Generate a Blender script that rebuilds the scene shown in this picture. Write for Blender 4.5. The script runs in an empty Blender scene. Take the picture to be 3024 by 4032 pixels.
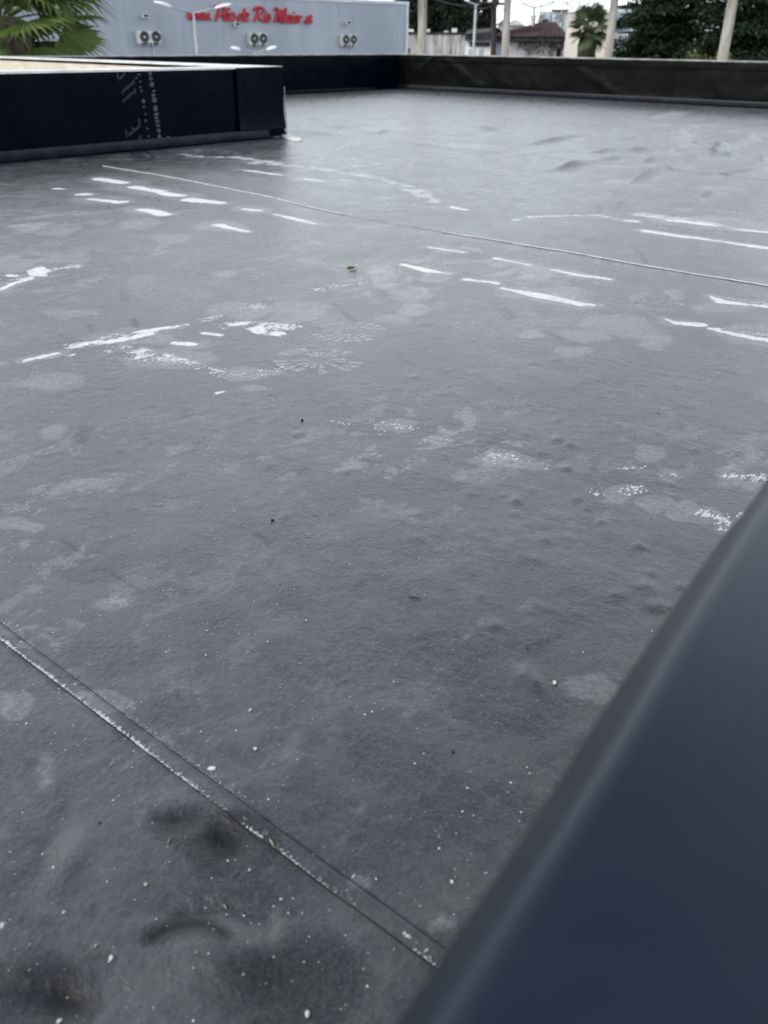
import bpy, math, random
import numpy as np
from mathutils import Vector, Matrix

random.seed(7)
rng = np.random.default_rng(7)
SC = bpy.context.scene
COL = SC.collection

# ------------------------------------------------------------------ camera
CAM_H = 0.80
ROT = np.array([[0.66011678, 0.36674122, -0.6555507],
                [-0.75111893, 0.33172321, -0.57077147],
                [0.00813596, 0.86917236, 0.49444233]])
FPX, CXP, CYP = 3264.0, 1512.0, 2016.0
cam_d = bpy.data.cameras.new('camera')
cam = bpy.data.objects.new('camera', cam_d)
COL.objects.link(cam)
m = Matrix.Identity(4)
for i in range(3):
    for j in range(3):
        m[i][j] = ROT[i][j]
m[2][3] = CAM_H
cam.matrix_world = m
cam_d.sensor_fit = 'VERTICAL'
cam_d.sensor_height = 36.0
cam_d.sensor_width = 27.0
cam_d.lens = FPX / 4032 * 36
cam_d.clip_start = 0.02
cam_d.clip_end = 5000
cam_d.dof.use_dof = True
cam_d.dof.focus_distance = 1.75
cam_d.dof.aperture_fstop = 5.5
SC.camera = cam

# ------------------------------------------------------------------ light
SUN_AZ = math.radians(158)      # direction towards the sun, from +X
SUN_EL = math.radians(42)
world = bpy.data.worlds.new('World')
SC.world = world
world.use_nodes = True
wn, wl = world.node_tree.nodes, world.node_tree.links
wn.clear()


def wnode(t, **k):
    n = wn.new(t)
    for a, b in k.items():
        setattr(n, a, b)
    return n


w_out = wnode('ShaderNodeOutputWorld')
w_bg = wnode('ShaderNodeBackground')
w_bg.inputs['Strength'].default_value = 0.135
w_sky = wnode('ShaderNodeTexSky', sky_type='NISHITA')
w_sky.sun_disc = False
w_sky.sun_elevation = SUN_EL
w_sky.sun_rotation = math.pi / 2 - SUN_AZ
w_tc = wnode('ShaderNodeTexCoord')
w_sep = wnode('ShaderNodeSeparateXYZ')
wl.new(w_tc.outputs['Generated'], w_sep.inputs[0])
w_z = wnode('ShaderNodeMath', operation='ADD'); w_z.inputs[1].default_value = 0.22
wl.new(w_sep.outputs['Z'], w_z.inputs[0])
w_zm = wnode('ShaderNodeMath', operation='MAXIMUM'); w_zm.inputs[1].default_value = 0.05
wl.new(w_z.outputs[0], w_zm.inputs[0])
w_div = wnode('ShaderNodeVectorMath', operation='DIVIDE')
w_cmb = wnode('ShaderNodeCombineXYZ')
for k in range(3):
    wl.new(w_zm.outputs[0], w_cmb.inputs[k])
wl.new(w_tc.outputs['Generated'], w_div.inputs[0]); wl.new(w_cmb.outputs[0], w_div.inputs[1])
w_no = wnode('ShaderNodeTexNoise'); w_no.inputs['Scale'].default_value = 1.1
w_no.inputs['Detail'].default_value = 7; w_no.inputs['Roughness'].default_value = 0.58
wl.new(w_div.outputs[0], w_no.inputs['Vector'])
# cloud cover: thick towards the horizon, torn overhead
w_cov = wnode('ShaderNodeMapRange'); w_cov.inputs['From Min'].default_value = 0.34
w_cov.inputs['From Max'].default_value = 0.74; w_cov.inputs['To Min'].default_value = 0.42
w_cov.inputs['To Max'].default_value = -0.10
wl.new(w_sep.outputs['Z'], w_cov.inputs['Value'])
w_add = wnode('ShaderNodeMath', operation='ADD')
wl.new(w_no.outputs['Fac'], w_add.inputs[0]); wl.new(w_cov.outputs[0], w_add.inputs[1])
w_msk = wnode('ShaderNodeMapRange', interpolation_type='SMOOTHSTEP')
w_msk.inputs['From Min'].default_value = 0.40; w_msk.inputs['From Max'].default_value = 0.68
wl.new(w_add.outputs[0], w_msk.inputs['Value'])
w_no2 = wnode('ShaderNodeTexNoise'); w_no2.inputs['Scale'].default_value = 2.6
w_no2.inputs['Detail'].default_value = 6
wl.new(w_div.outputs[0], w_no2.inputs['Vector'])
w_cr = wnode('ShaderNodeMapRange'); w_cr.inputs['From Min'].default_value = 0.3
w_cr.inputs['From Max'].default_value = 0.65; w_cr.inputs['To Min'].default_value = 12.2
w_cr.inputs['To Max'].default_value = 14.8
wl.new(w_no2.outputs['Fac'], w_cr.inputs['Value'])
w_ct = wnode('ShaderNodeVectorMath', operation='SCALE')
w_ct.inputs[0].default_value = (0.915, 0.985, 1.06)
wl.new(w_cr.outputs[0], w_ct.inputs['Scale'])
w_mix = wnode('ShaderNodeMix', data_type='RGBA')
wl.new(w_msk.outputs[0], w_mix.inputs['Factor'])
wl.new(w_sky.outputs[0], w_mix.inputs['A']); wl.new(w_ct.outputs[0], w_mix.inputs['B'])
wl.new(w_mix.outputs['Result'], w_bg.inputs['Color'])
wl.new(w_bg.outputs[0], w_out.inputs['Surface'])

sun_d = bpy.data.lights.new('sun', 'SUN')
sun_d.energy = 2.4
sun_d.angle = math.radians(11)
sun_d.color = (1.0, 0.95, 0.87)
sun = bpy.data.objects.new('sun', sun_d)
COL.objects.link(sun)
sdir = Vector((math.cos(SUN_AZ) * math.cos(SUN_EL), math.sin(SUN_AZ) * math.cos(SUN_EL), math.sin(SUN_EL)))
sun.rotation_euler = sdir.to_track_quat('Z', 'Y').to_euler()
sun.location = sdir * 50

SC.view_settings.view_transform = 'Standard'
SC.view_settings.look = 'None'
SC.view_settings.exposure = 0.0
SC.view_settings.gamma = 1.0
SC.view_settings.use_curve_mapping = False

# ------------------------------------------------------------------ survey helpers (photo pixel -> place)
EYE = np.array([0.0, 0.0, CAM_H])


def ray(px, py):
    v = np.array([px - CXP, -(py - CYP), -FPX])
    v = ROT @ v
    return v / np.linalg.norm(v)


def on_floor(px, py, z=0.0):
    r = ray(px, py)
    return EYE + r * ((z - CAM_H) / r[2])


def on_plane(px, py, p, n):
    r = ray(px, py)
    t = np.dot(np.array(p) - EYE, n) / np.dot(r, n)
    return EYE + r * t


def at(px, py, dist):
    r = ray(px, py)
    return EYE + r * (dist / math.hypot(r[0], r[1]))


# ------------------------------------------------------------------ mesh helpers
class MB:
    def __init__(s):
        s.v = []; s.f = []

    def add(s, vs, fs):
        o = len(s.v)
        s.v.extend([tuple(map(float, q)) for q in vs])
        s.f.extend([tuple(i + o for i in q) for q in fs])

    def box(s, lo, hi, M=None):
        x0, y0, z0 = lo; x1, y1, z1 = hi
        vs = [(x0, y0, z0), (x1, y0, z0), (x1, y1, z0), (x0, y1, z0), (x0, y0, z1), (x1, y0, z1), (x1, y1, z1), (x0, y1, z1)]
        if M is not None:
            vs = [M(*q) for q in vs]
        s.add(vs, [(0, 3, 2, 1), (4, 5, 6, 7), (0, 1, 5, 4), (1, 2, 6, 5), (2, 3, 7, 6), (3, 0, 4, 7)])

    def tube(s, pts, rad, n=8, cap=True):
        pts = [Vector(q) for q in pts]
        if not hasattr(rad, '__len__'):
            rad = [rad] * len(pts)
        vs = []
        for i, p in enumerate(pts):
            d = (pts[min(i + 1, len(pts) - 1)] - pts[max(i - 1, 0)]).normalized()
            a = d.cross(Vector((0, 0, 1)))
            if a.length < 1e-3:
                a = d.cross(Vector((1, 0, 0)))
            a.normalize(); b = d.cross(a)
            for k in range(n):
                t = 2 * math.pi * k / n
                vs.append(p + (a * math.cos(t) + b * math.sin(t)) * rad[i])
        fs = []
        for i in range(len(pts) - 1):
            for k in range(n):
                k2 = (k + 1) % n
                fs.append((i * n + k, i * n + k2, (i + 1) * n + k2, (i + 1) * n + k))
        if cap:
            fs.append(tuple(range(n - 1, -1, -1)))
            fs.append(tuple((len(pts) - 1) * n + k for k in range(n)))
        s.add(vs, fs)

    def disc(s, c, ux, uy, n=14, un=None, th=0.0):
        """flat ellipse; with un/th a short closed cylinder"""
        c = np.array(c); ux = np.array(ux); uy = np.array(uy)
        ring = [c + ux * math.cos(2 * math.pi * k / n) + uy * math.sin(2 * math.pi * k / n) for k in range(n)]
        if un is None:
            s.add(ring, [tuple(range(n))])
        else:
            un = np.array(un)
            top = [q + un * th for q in ring]
            s.add(ring + top, [tuple(range(n - 1, -1, -1)), tuple(range(n, 2 * n))] +
                  [(k, (k + 1) % n, n + (k + 1) % n, n + k) for k in range(n)])

    def mesh(s, name):
        me = bpy.data.meshes.new(name)
        me.from_pydata(s.v, [], s.f)
        me.update()
        return me

    def build(s, name, mat, parent=None, smooth=False):
        me = s.mesh(name)
        return link(name, me, mat, parent, smooth)


def link(name, me, mat, parent=None, smooth=False):
    if mat is not None and not me.materials:
        me.materials.append(mat)
    if smooth:
        me.polygons.foreach_set('use_smooth', np.ones(len(me.polygons), dtype=bool))
    o = bpy.data.objects.new(name, me)
    COL.objects.link(o)
    if parent is not None:
        o.parent = parent
        o.matrix_parent_inverse = Matrix.Translation(-Vector(parent.location)) if parent.type == 'EMPTY' and parent.get('_w') else Matrix.Identity(4)
    return o


def thing(name, label, cat, loc=(0, 0, 0), rz=0.0, group=None):
    o = bpy.data.objects.new(name, None)
    COL.objects.link(o)
    o.location = loc; o.rotation_euler = (0, 0, rz)
    o.empty_display_size = 0.2
    o['label'] = label; o['category'] = cat
    if group:
        o['group'] = group
    return o


def tag(o, label, cat, group=None):
    o['label'] = label; o['category'] = cat
    if group:
        o['group'] = group
    return o


def structure(o):
    o['kind'] = 'structure'
    return o


def rebase(o, loc):
    """put a world-coordinate mesh thing's origin at its own place"""
    o.data.transform(Matrix.Translation(-Vector(loc)))
    o.location = loc
    return o


def copy_tree(o, parent=None):
    c = o.copy(); COL.objects.link(c)
    if parent is not None:
        c.parent = parent
    for ch in list(o.children):
        copy_tree(ch, c)
    return c


# ------------------------------------------------------------------ materials
class NT:
    def __init__(s, name):
        s.m = bpy.data.materials.new(name); s.m.use_nodes = True
        s.n = s.m.node_tree.nodes; s.l = s.m.node_tree.links
        s.b = s.n['Principled BSDF']; s.out = s.n['Material Output']
        s.tc = s.n.new('ShaderNodeTexCoord')

    def set(s, inp, v):
        if hasattr(v, 'is_output') and v.is_output:
            s.l.new(v, inp)
        else:
            inp.default_value = v

    def noise(s, scale, detail=5, rough=0.55, vec=None, stretch=None, dist=0.0, coord='Object'):
        n = s.n.new('ShaderNodeTexNoise')
        n.inputs['Scale'].default_value = scale; n.inputs['Detail'].default_value = detail
        n.inputs['Roughness'].default_value = rough; n.inputs['Distortion'].default_value = dist
        v = vec if vec is not None else s.tc.outputs[coord]
        if stretch:
            mp = s.n.new('ShaderNodeMapping'); mp.inputs['Scale'].default_value = stretch
            s.l.new(v, mp.inputs['Vector']); v = mp.outputs[0]
        s.l.new(v, n.inputs['Vector'])
        return n.outputs['Fac']

    def math(s, op, a, b=0.0, clamp=False):
        n = s.n.new('ShaderNodeMath'); n.operation = op; n.use_clamp = clamp
        s.set(n.inputs[0], a); s.set(n.inputs[1], b)
        return n.outputs[0]

    def ramp(s, v, a, b, lo=0.0, hi=1.0, smooth=True):
        n = s.n.new('ShaderNodeMapRange')
        n.interpolation_type = 'SMOOTHSTEP' if smooth else 'LINEAR'
        s.set(n.inputs['Value'], v)
        n.inputs['From Min'].default_value = a; n.inputs['From Max'].default_value = b
        n.inputs['To Min'].default_value = lo; n.inputs['To Max'].default_value = hi
        return n.outputs[0]

    def mix(s, f, a, b):
        n = s.n.new('ShaderNodeMix'); n.data_type = 'RGBA'
        s.set(n.inputs['Factor'], f)
        for k, v in (('A', a), ('B', b)):
            if hasattr(v, 'is_output') and v.is_output:
                s.l.new(v, n.inputs[k])
            else:
                n.inputs[k].default_value = (*v, 1)
        return n.outputs['Result']

    def attr(s, name):
        n = s.n.new('ShaderNodeAttribute'); n.attribute_name = name
        return n.outputs['Fac']

    def bump(s, h, dist, strength=1.0, prev=None):
        n = s.n.new('ShaderNodeBump'); n.inputs['Distance'].default_value = dist
        n.inputs['Strength'].default_value = strength
        s.l.new(h, n.inputs['Height'])
        if prev is not None:
            s.l.new(prev, n.inputs['Normal'])
        return n.outputs[0]

    def fin(s, color=None, rough=None, normal=None, spec=0.5, metal=0.0):
        if color is not None:
            if hasattr(color, 'is_output'):
                s.l.new(color, s.b.inputs['Base Color'])
            else:
                s.b.inputs['Base Color'].default_value = (*color, 1)
        if rough is not None:
            s.set(s.b.inputs['Roughness'], rough)
        if normal is not None:
            s.l.new(normal, s.b.inputs['Normal'])
        s.b.inputs['Specular IOR Level'].default_value = spec
        s.b.inputs['Metallic'].default_value = metal
        return s.m


def simple(name, a, b, scale=3.0, rough=0.7, spec=0.3, stretch=None, bump=0.0, metal=0.0, lo=0.35, hi=0.65):
    t = NT(name)
    n = t.noise(scale, 6, 0.6, stretch=stretch)
    c = t.mix(t.ramp(n, lo, hi), a, b)
    nm = t.bump(t.noise(scale * 6, 4, 0.6, stretch=stretch), bump) if bump else None
    return t.fin(c, rough, nm, spec, metal)


def make_membrane():
    t = NT('roof_membrane')
    big = t.noise(0.9, 5, 0.55)
    med = t.noise(7.0, 8, 0.66, dist=0.6)
    fine = t.noise(60.0, 6, 0.7)
    grain = t.noise(420.0, 3, 0.6)
    drag = t.noise(9.0, 6, 0.65, stretch=(1.0, 0.28, 1.0), dist=0.4)
    film = t.attr('film'); white = t.attr('white'); speck = t.attr('speck'); scuff_shade = t.attr('scuff_shade')
    # dust that lies in patches
    d = t.math('ADD', t.math('MULTIPLY', t.ramp(big, 0.30, 0.72), 0.22), t.math('MULTIPLY', t.ramp(med, 0.36, 0.74), 0.28))
    d = t.math('ADD', d, t.math('MULTIPLY', t.ramp(drag, 0.5, 0.75), 0.22))
    d = t.math('MULTIPLY', d, t.ramp(fine, 0.25, 0.7, 0.65, 1.25))
    # pale dried-puddle films with a sharper rim
    fe = t.math('ADD', film, t.math('MULTIPLY', t.math('SUBTRACT', t.noise(11, 8, 0.70), 0.5), 1.25))
    fe = t.math('MULTIPLY', fe, t.ramp(film, 0.0, 0.12))
    fm = t.ramp(fe, 0.12, 0.30)
    rim = t.math('MULTIPLY', fm, t.ramp(fe, 0.26, 0.6, 1.0, 0.55))
    brk = t.ramp(t.noise(110, 6, 0.78), 0.34, 0.66, 0.25, 1.0)
    fg = t.math('MULTIPLY', t.math('MULTIPLY', rim, brk), t.ramp(film, 0.1, 0.9, 0.3, 1.0))
    # wide, torn films of dried rain water with drag streaks along the sheets
    zone = t.ramp(t.noise(0.75, 4, 0.55), 0.40, 0.66)
    tear = t.noise(7.5, 10, 0.72, stretch=(0.7, 1.0, 1.0), dist=0.5)
    tf = t.math('MULTIPLY', t.ramp(tear, 0.535, 0.575), t.ramp(tear, 0.58, 0.74, 1.0, 0.4))
    tf = t.math('MULTIPLY', t.math('MULTIPLY', tf, zone), brk)
    hair = t.ramp(t.noise(16, 7, 0.72, stretch=(0.35, 1.6, 1.0), dist=0.3), 0.60, 0.70)
    hair = t.math('MULTIPLY', t.math('MULTIPLY', hair, brk), t.ramp(t.noise(1.3, 3), 0.42, 0.62))
    d = t.math('SUBTRACT', d, t.math('MULTIPLY', scuff_shade, t.ramp(med, 0.3, 0.6, 0.5, 0.9)), True)
    base = t.mix(d, (0.031, 0.0328, 0.0346), (0.180, 0.186, 0.188))
    base = t.mix(t.math('MULTIPLY', t.ramp(t.noise(210, 6, 0.78), 0.38, 0.64), 0.55), base, (0.098, 0.103, 0.106))
    base = t.mix(t.math('MULTIPLY', scuff_shade, 0.8), base, (0.006, 0.0065, 0.0075))  # darkens the scuffs and the painted shade of the near dents
    fall = t.math('ADD', t.math('ADD', t.math('MULTIPLY', fg, 0.62), t.math('MULTIPLY', tf, 0.40)), t.math('MULTIPLY', hair, 0.30), True)
    fall = t.math('MULTIPLY', fall, t.math('SUBTRACT', 1.0, t.math('MULTIPLY', scuff_shade, 0.85), True))
    base = t.mix(fall, base, (0.46, 0.47, 0.47))
    # fine pale dust specks sitting in the texture
    gs = t.math('MULTIPLY', t.ramp(t.noise(700, 2, 0.5), 0.67, 0.74), t.ramp(med, 0.35, 0.6, 0.0, 0.75))
    base = t.mix(gs, base, (0.30, 0.30, 0.29))
    # hard white residue, ragged edge
    we = t.math('ADD', white, t.math('MULTIPLY', t.math('SUBTRACT', t.noise(60, 7, 0.78, stretch=(1.3, 0.6, 1)), 0.5), 2.1))
    wm = t.math('MULTIPLY', t.ramp(we, 0.26, 0.62), t.ramp(white, 0.05, 0.25))
    wm = t.math('MULTIPLY', wm, t.ramp(t.noise(70, 5, 0.7), 0.30, 0.52, 0.45, 1.0))
    sn = t.math('ADD', t.math('MULTIPLY', t.noise(135, 3, 0.58, stretch=(0.55, 1.3, 1.0)), 0.72), t.math('MULTIPLY', t.noise(260, 5, 0.7), 0.28))
    speck = t.math('MULTIPLY', speck, t.ramp(t.noise(13, 3, 0.5), 0.36, 0.56, 0.55, 1.0))
    se = t.math('SUBTRACT', t.math('ADD', sn, t.math('MULTIPLY', speck, 0.36)), 0.735)
    sm = t.ramp(se, 0.0, 0.045)
    sm = t.math('MULTIPLY', t.math('MULTIPLY', sm, t.ramp(speck, 0.02, 0.2)), 0.82)
    wm = t.math('MAXIMUM', wm, sm)
    col = t.mix(t.math('MULTIPLY', wm, 0.86), base, (0.78, 0.785, 0.78))
    rough = t.math('ADD', t.ramp(med, 0.32, 0.68, 0.225, 0.30), t.math('MULTIPLY', d, 0.08))
    rough = t.math('ADD', rough, t.math('MULTIPLY', t.ramp(t.noise(2.6, 8, 0.68, dist=0.7), 0.36, 0.64), 0.045))
    rough = t.math('ADD', rough, t.math('MULTIPLY', scuff_shade, 0.12))
    rough = t.math('ADD', rough, t.math('MULTIPLY', wm, 0.25), True)
    leather = t.noise(42, 7, 0.66, stretch=(1.0, 0.75, 1.0), dist=0.5)
    nm = t.bump(leather, 0.0027, 0.9)
    nm = t.bump(grain, 0.00022, 0.7, nm)
    nm = t.bump(t.noise(130, 4, 0.6), 0.0007, 0.85, nm)
    nm = t.bump(wm, 0.0012, 1.0, nm)
    t.fin(col, rough, nm, 0.5)
    t.l.new(t.math('SUBTRACT', 0.5, t.math('MULTIPLY', scuff_shade, 0.36), True), t.b.inputs['Specular IOR Level'])
    return t.m


def make_wall_membrane(name, dark, dusty, spec, r0, r1, bump=1.0):
    t = NT(name)
    big = t.noise(2.2, 6, 0.6, stretch=(1, 1, 1.6))
    streak = t.noise(6.0, 6, 0.65, stretch=(1, 1, 0.16))
    fine = t.noise(90, 5, 0.65)
    d = t.math('ADD', t.math('MULTIPLY', t.ramp(big, 0.42, 0.75), 0.35), t.math('MULTIPLY', t.ramp(streak, 0.55, 0.78), 0.45))
    d = t.math('MULTIPLY', d, t.ramp(fine, 0.25, 0.75, 0.6, 1.2), True)
    base = t.mix(d, dark, dusty)
    rough = t.ramp(big, 0.3, 0.7, r0, r1)
    nm = t.bump(t.noise(14, 5, 0.55), 0.004 * bump, 0.7)
    nm = t.bump(t.noise(260, 3, 0.6), 0.0006 * bump, 0.7, nm)
    return t.fin(base, rough, nm, spec)


M_FLOOR = make_membrane()
M_WALLM = make_wall_membrane('sky_tint_membrane', (0.0007, 0.0018, 0.0056), (0.0040, 0.0064, 0.0115), 0.05, 0.26, 0.34)  # black rubber with the blue of the reflected sky put into its colour
M_WALLG = make_wall_membrane('charcoal_membrane', (0.0026, 0.0032, 0.0031), (0.012, 0.014, 0.0135), 0.12, 0.34, 0.46)
M_WALLN = make_wall_membrane('smooth_sky_tint_membrane', (0.0080, 0.0135, 0.0250), (0.022, 0.031, 0.046), 0.30, 0.32, 0.40, 0.12)  # blue of the reflected sky and its cloud blotches put into the colour
M_SEAM = simple('seam_tape', (0.040, 0.041, 0.043), (0.105, 0.106, 0.108), 22, 0.5, 0.5, bump=0.0006)
M_SKIRT = simple('skirt_membrane', (.0028, .0042, .0075), (.009, .012, .018), 9, .48, .22, bump=.0008)
M_RENDER = NT('cream_render')
_n = M_RENDER.noise(3.5, 7, 0.62); _s = M_RENDER.noise(2.0, 6, 0.6, stretch=(1, 1.0, 6.0))
_c = M_RENDER.mix(M_RENDER.ramp(_n, 0.35, 0.7), (0.60, 0.53, 0.42), (0.72, 0.66, 0.55))
_c = M_RENDER.mix(M_RENDER.math('MULTIPLY', M_RENDER.ramp(_s, 0.56, 0.70), 0.45), _c, (0.36, 0.31, 0.24))
M_RENDER = M_RENDER.fin(_c, 0.85, M_RENDER.bump(M_RENDER.noise(60, 5), 0.004), 0.2)
M_COPE = simple('white_coping', (0.62, 0.62, 0.60), (0.80, 0.80, 0.78), 5, 0.5, 0.4, bump=0.001)
M_COPE_G = simple('grey_coping', (0.20, 0.20, 0.185), (0.42, 0.42, 0.39), 4, 0.5, 0.5, bump=0.001)
M_SPLASH = simple('pale_splash', (0.035, 0.044, 0.058), (0.10, 0.115, 0.14), 60, 0.8, 0.2)
M_SPLASH_W = simple('white_splash', (0.62, 0.62, 0.60), (0.8, 0.8, 0.79), 60, 0.8, 0.2)
M_PRINT = simple('grey_print', (0.012, 0.017, 0.026), (0.030, 0.039, 0.053), 70, 0.7, 0.3)


# ------------------------------------------------------------------ ground
g = MB()
g.add([(-1500, -1500, -4.5), (1500, -1500, -4.5), (1500, 1500, -4.5), (-1500, 1500, -4.5)], [(0, 1, 2, 3)])
structure(g.build('ground', simple('asphalt_ground', (0.045, 0.045, 0.046), (0.075, 0.073, 0.070), 0.6, 0.9, 0.2)))

# ------------------------------------------------------------------ the roof
Y_IN = 0.085          # inner face of the near parapet
Y_F, X_C = 6.425, 5.88  # face of the wall at the notch and its corner
Y_B, X_R = 11.54, 13.56
P_H = 0.575
T_W = 0.22

slab = MB()
slab.box((-4.0, Y_IN, -0.35), (X_C, Y_F, -0.03))
slab.box((X_C + 0.002, Y_IN, -0.35), (X_R, Y_B, -0.03))
roof = slab.build('roof', simple('roof_slab', (0.25, 0.25, 0.24), (0.33, 0.33, 0.32), 2))
structure(roof)

# --- marks on the membrane, surveyed from the photograph in photo pixels


def zA(x, y): return (x / 1.0972, 600 + y / 1.0972)
def zB(x, y): return (1512 + x / 1.0972, 700 + y / 1.0972)
def zC(x, y): return (x / 1.0972, 1400 + y / 1.0972)
def zD(x, y): return (1512 + x / 1.0972, 1400 + y / 1.0972)
def zE(x, y): return (1000 + x / 0.8196, 200 + y / 0.8196)
def zF(x, y): return (x / 1.3825, 2400 + y / 1.3825)
def zG(x, y): return (x / 1.2762, 3100 + y / 1.2762)


WHITE, SPECK, FILM, SCUFF_SHADE, BUMP = [], [], [], [], []


def cap(lst, pts, th, amp=1.0):
    """stripe along photo points, th = thickness in photo pixels (number or list)"""
    ths = th if hasattr(th, '__len__') else [th] * len(pts)
    for i in range(len(pts) - 1):
        a = on_floor(*pts[i]); b = on_floor(*pts[i + 1])
        w = []
        for p, tt in ((pts[i], ths[i]), (pts[i + 1], ths[i + 1])):
            w.append(0.5 * 0.7 * np.linalg.norm(on_floor(p[0], p[1] + tt / 2) - on_floor(p[0], p[1] - tt / 2)))
        lst.append(('cap', a[:2], b[:2], w[0], w[1], amp))


def ell(lst, c, rx, ry, amp=1.0, rot=0.0):
    o = on_floor(*c)[:2]
    cr, sr = math.cos(rot), math.sin(rot)
    u = on_floor(c[0] + rx * cr, c[1] + rx * sr)[:2] - o
    v = on_floor(c[0] - ry * sr, c[1] + ry * cr)[:2] - o
    lst.append(('ell', o, u, v, amp))


# hard white streaks
for pts, th in [
    ([zA(430, 118), zA(530, 133)], 13), ([zA(582, 153), zA(680, 169)], 14), ([zA(690, 175), zA(780, 186)], 12),
    ([zA(832, 204), zA(950, 220)], 15), ([zA(396, 203), zA(480, 211)], 13), ([zA(510, 218), zA(535, 214)], 8),
    ([zA(610, 249), zA(710, 268)], 14), ([zA(1060, 246), zA(1125, 252)], 12), ([zA(1190, 268), zA(1360, 308)], 6),
    ([zA(945, 315), zA(1000, 328), zA(1068, 343)], [19, 13, 6]), ([zA(335, 185), zA(370, 183)], 7), ([zA(245, 160), zA(270, 161)], 7),
    ([zA(0, 590), zA(60, 562), zA(130, 540)], 14), ([zA(40, 528), zA(70, 530)], 7),
    ([zA(105, 893), zA(200, 872), zA(250, 862)], 11), ([zA(295, 873), zA(318, 869)], 6), ([zA(0, 906), zA(14, 904)], 7),
    ([zA(470, 815), zA(560, 800), zA(650, 780)], 15), ([zA(350, 826), zA(430, 810)], 8), ([zA(580, 775), zA(730, 752)], 9),
    ([zA(760, 818), zA(832, 822)], 15), ([zA(1000, 741), zA(1060, 731)], 10), ([zA(880, 775), zA(950, 783)], 8),
    ([zA(1050, 75), zA(1210, 97)], 5), ([zA(1320, 116), zA(1390, 125)], 6), ([zA(1480, 120), zA(1500, 121)], 5),
    ([zA(935, 1036), zA(962, 1030)], 8), ([zA(590, 880), zA(660, 866)], 7),
    ([zB(80, 372), zB(200, 402), zB(285, 411)], [6, 13, 12]), ([zB(360, 438), zB(430, 446), zB(485, 453)], 13),
    ([zB(512, 473), zB(700, 510), zB(850, 540), zB(908, 545)], [10, 20, 15, 8]),
    ([zB(490, 347), zB(630, 376)], 9), ([zB(730, 396), zB(850, 418), zB(980, 436)], [9, 12, 8]),
    ([zB(190, 296), zB(340, 320)], 5), ([zB(1125, 230), zB(1300, 256), zB(1505, 282)], 9), ([zB(1510, 284), zB(1700, 310)], 12),
    ([zB(1417, 512), zB(1460, 533), zB(1560, 544), zB(1680, 556)], [8, 17, 10, 12]),
    ([zB(1222, 606), zB(1262, 623), zB(1370, 632)], [10, 19, 16]), ([zB(1415, 650), zB(1440, 651)], 9),
    ([zB(1450, 659), zB(1560, 683), zB(1720, 712)], [10, 18, 22]),
    ([zB(1045, 186), zB(1090, 190)], 8), ([zB(1235, 186), zB(1300, 192), zB(1400, 205)], 11), ([zB(1420, 208), zB(1520, 222)], 8),
    ([zB(1540, 224), zB(1680, 238)], 9), ([zB(1120, 166), zB(1210, 178)], 6), ([zB(290, 126), zB(350, 134)], 5),
    ([zE(640, 500), zE(690, 512)], 4), ([zE(165, 413), zE(215, 421)], 5),
]:
    cap(WHITE, pts, [q * 1.12 for q in th] if isinstance(th, list) else th * 1.12)
    cap(FILM, pts, ([q * 2.6 for q in th] if isinstance(th, list) else th * 2.6), .75)
ell(WHITE, zA(172, 512), 42, 20); ell(WHITE, zA(1120, 760), 44, 17); ell(WHITE, zA(1190, 778), 38, 9)
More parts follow.
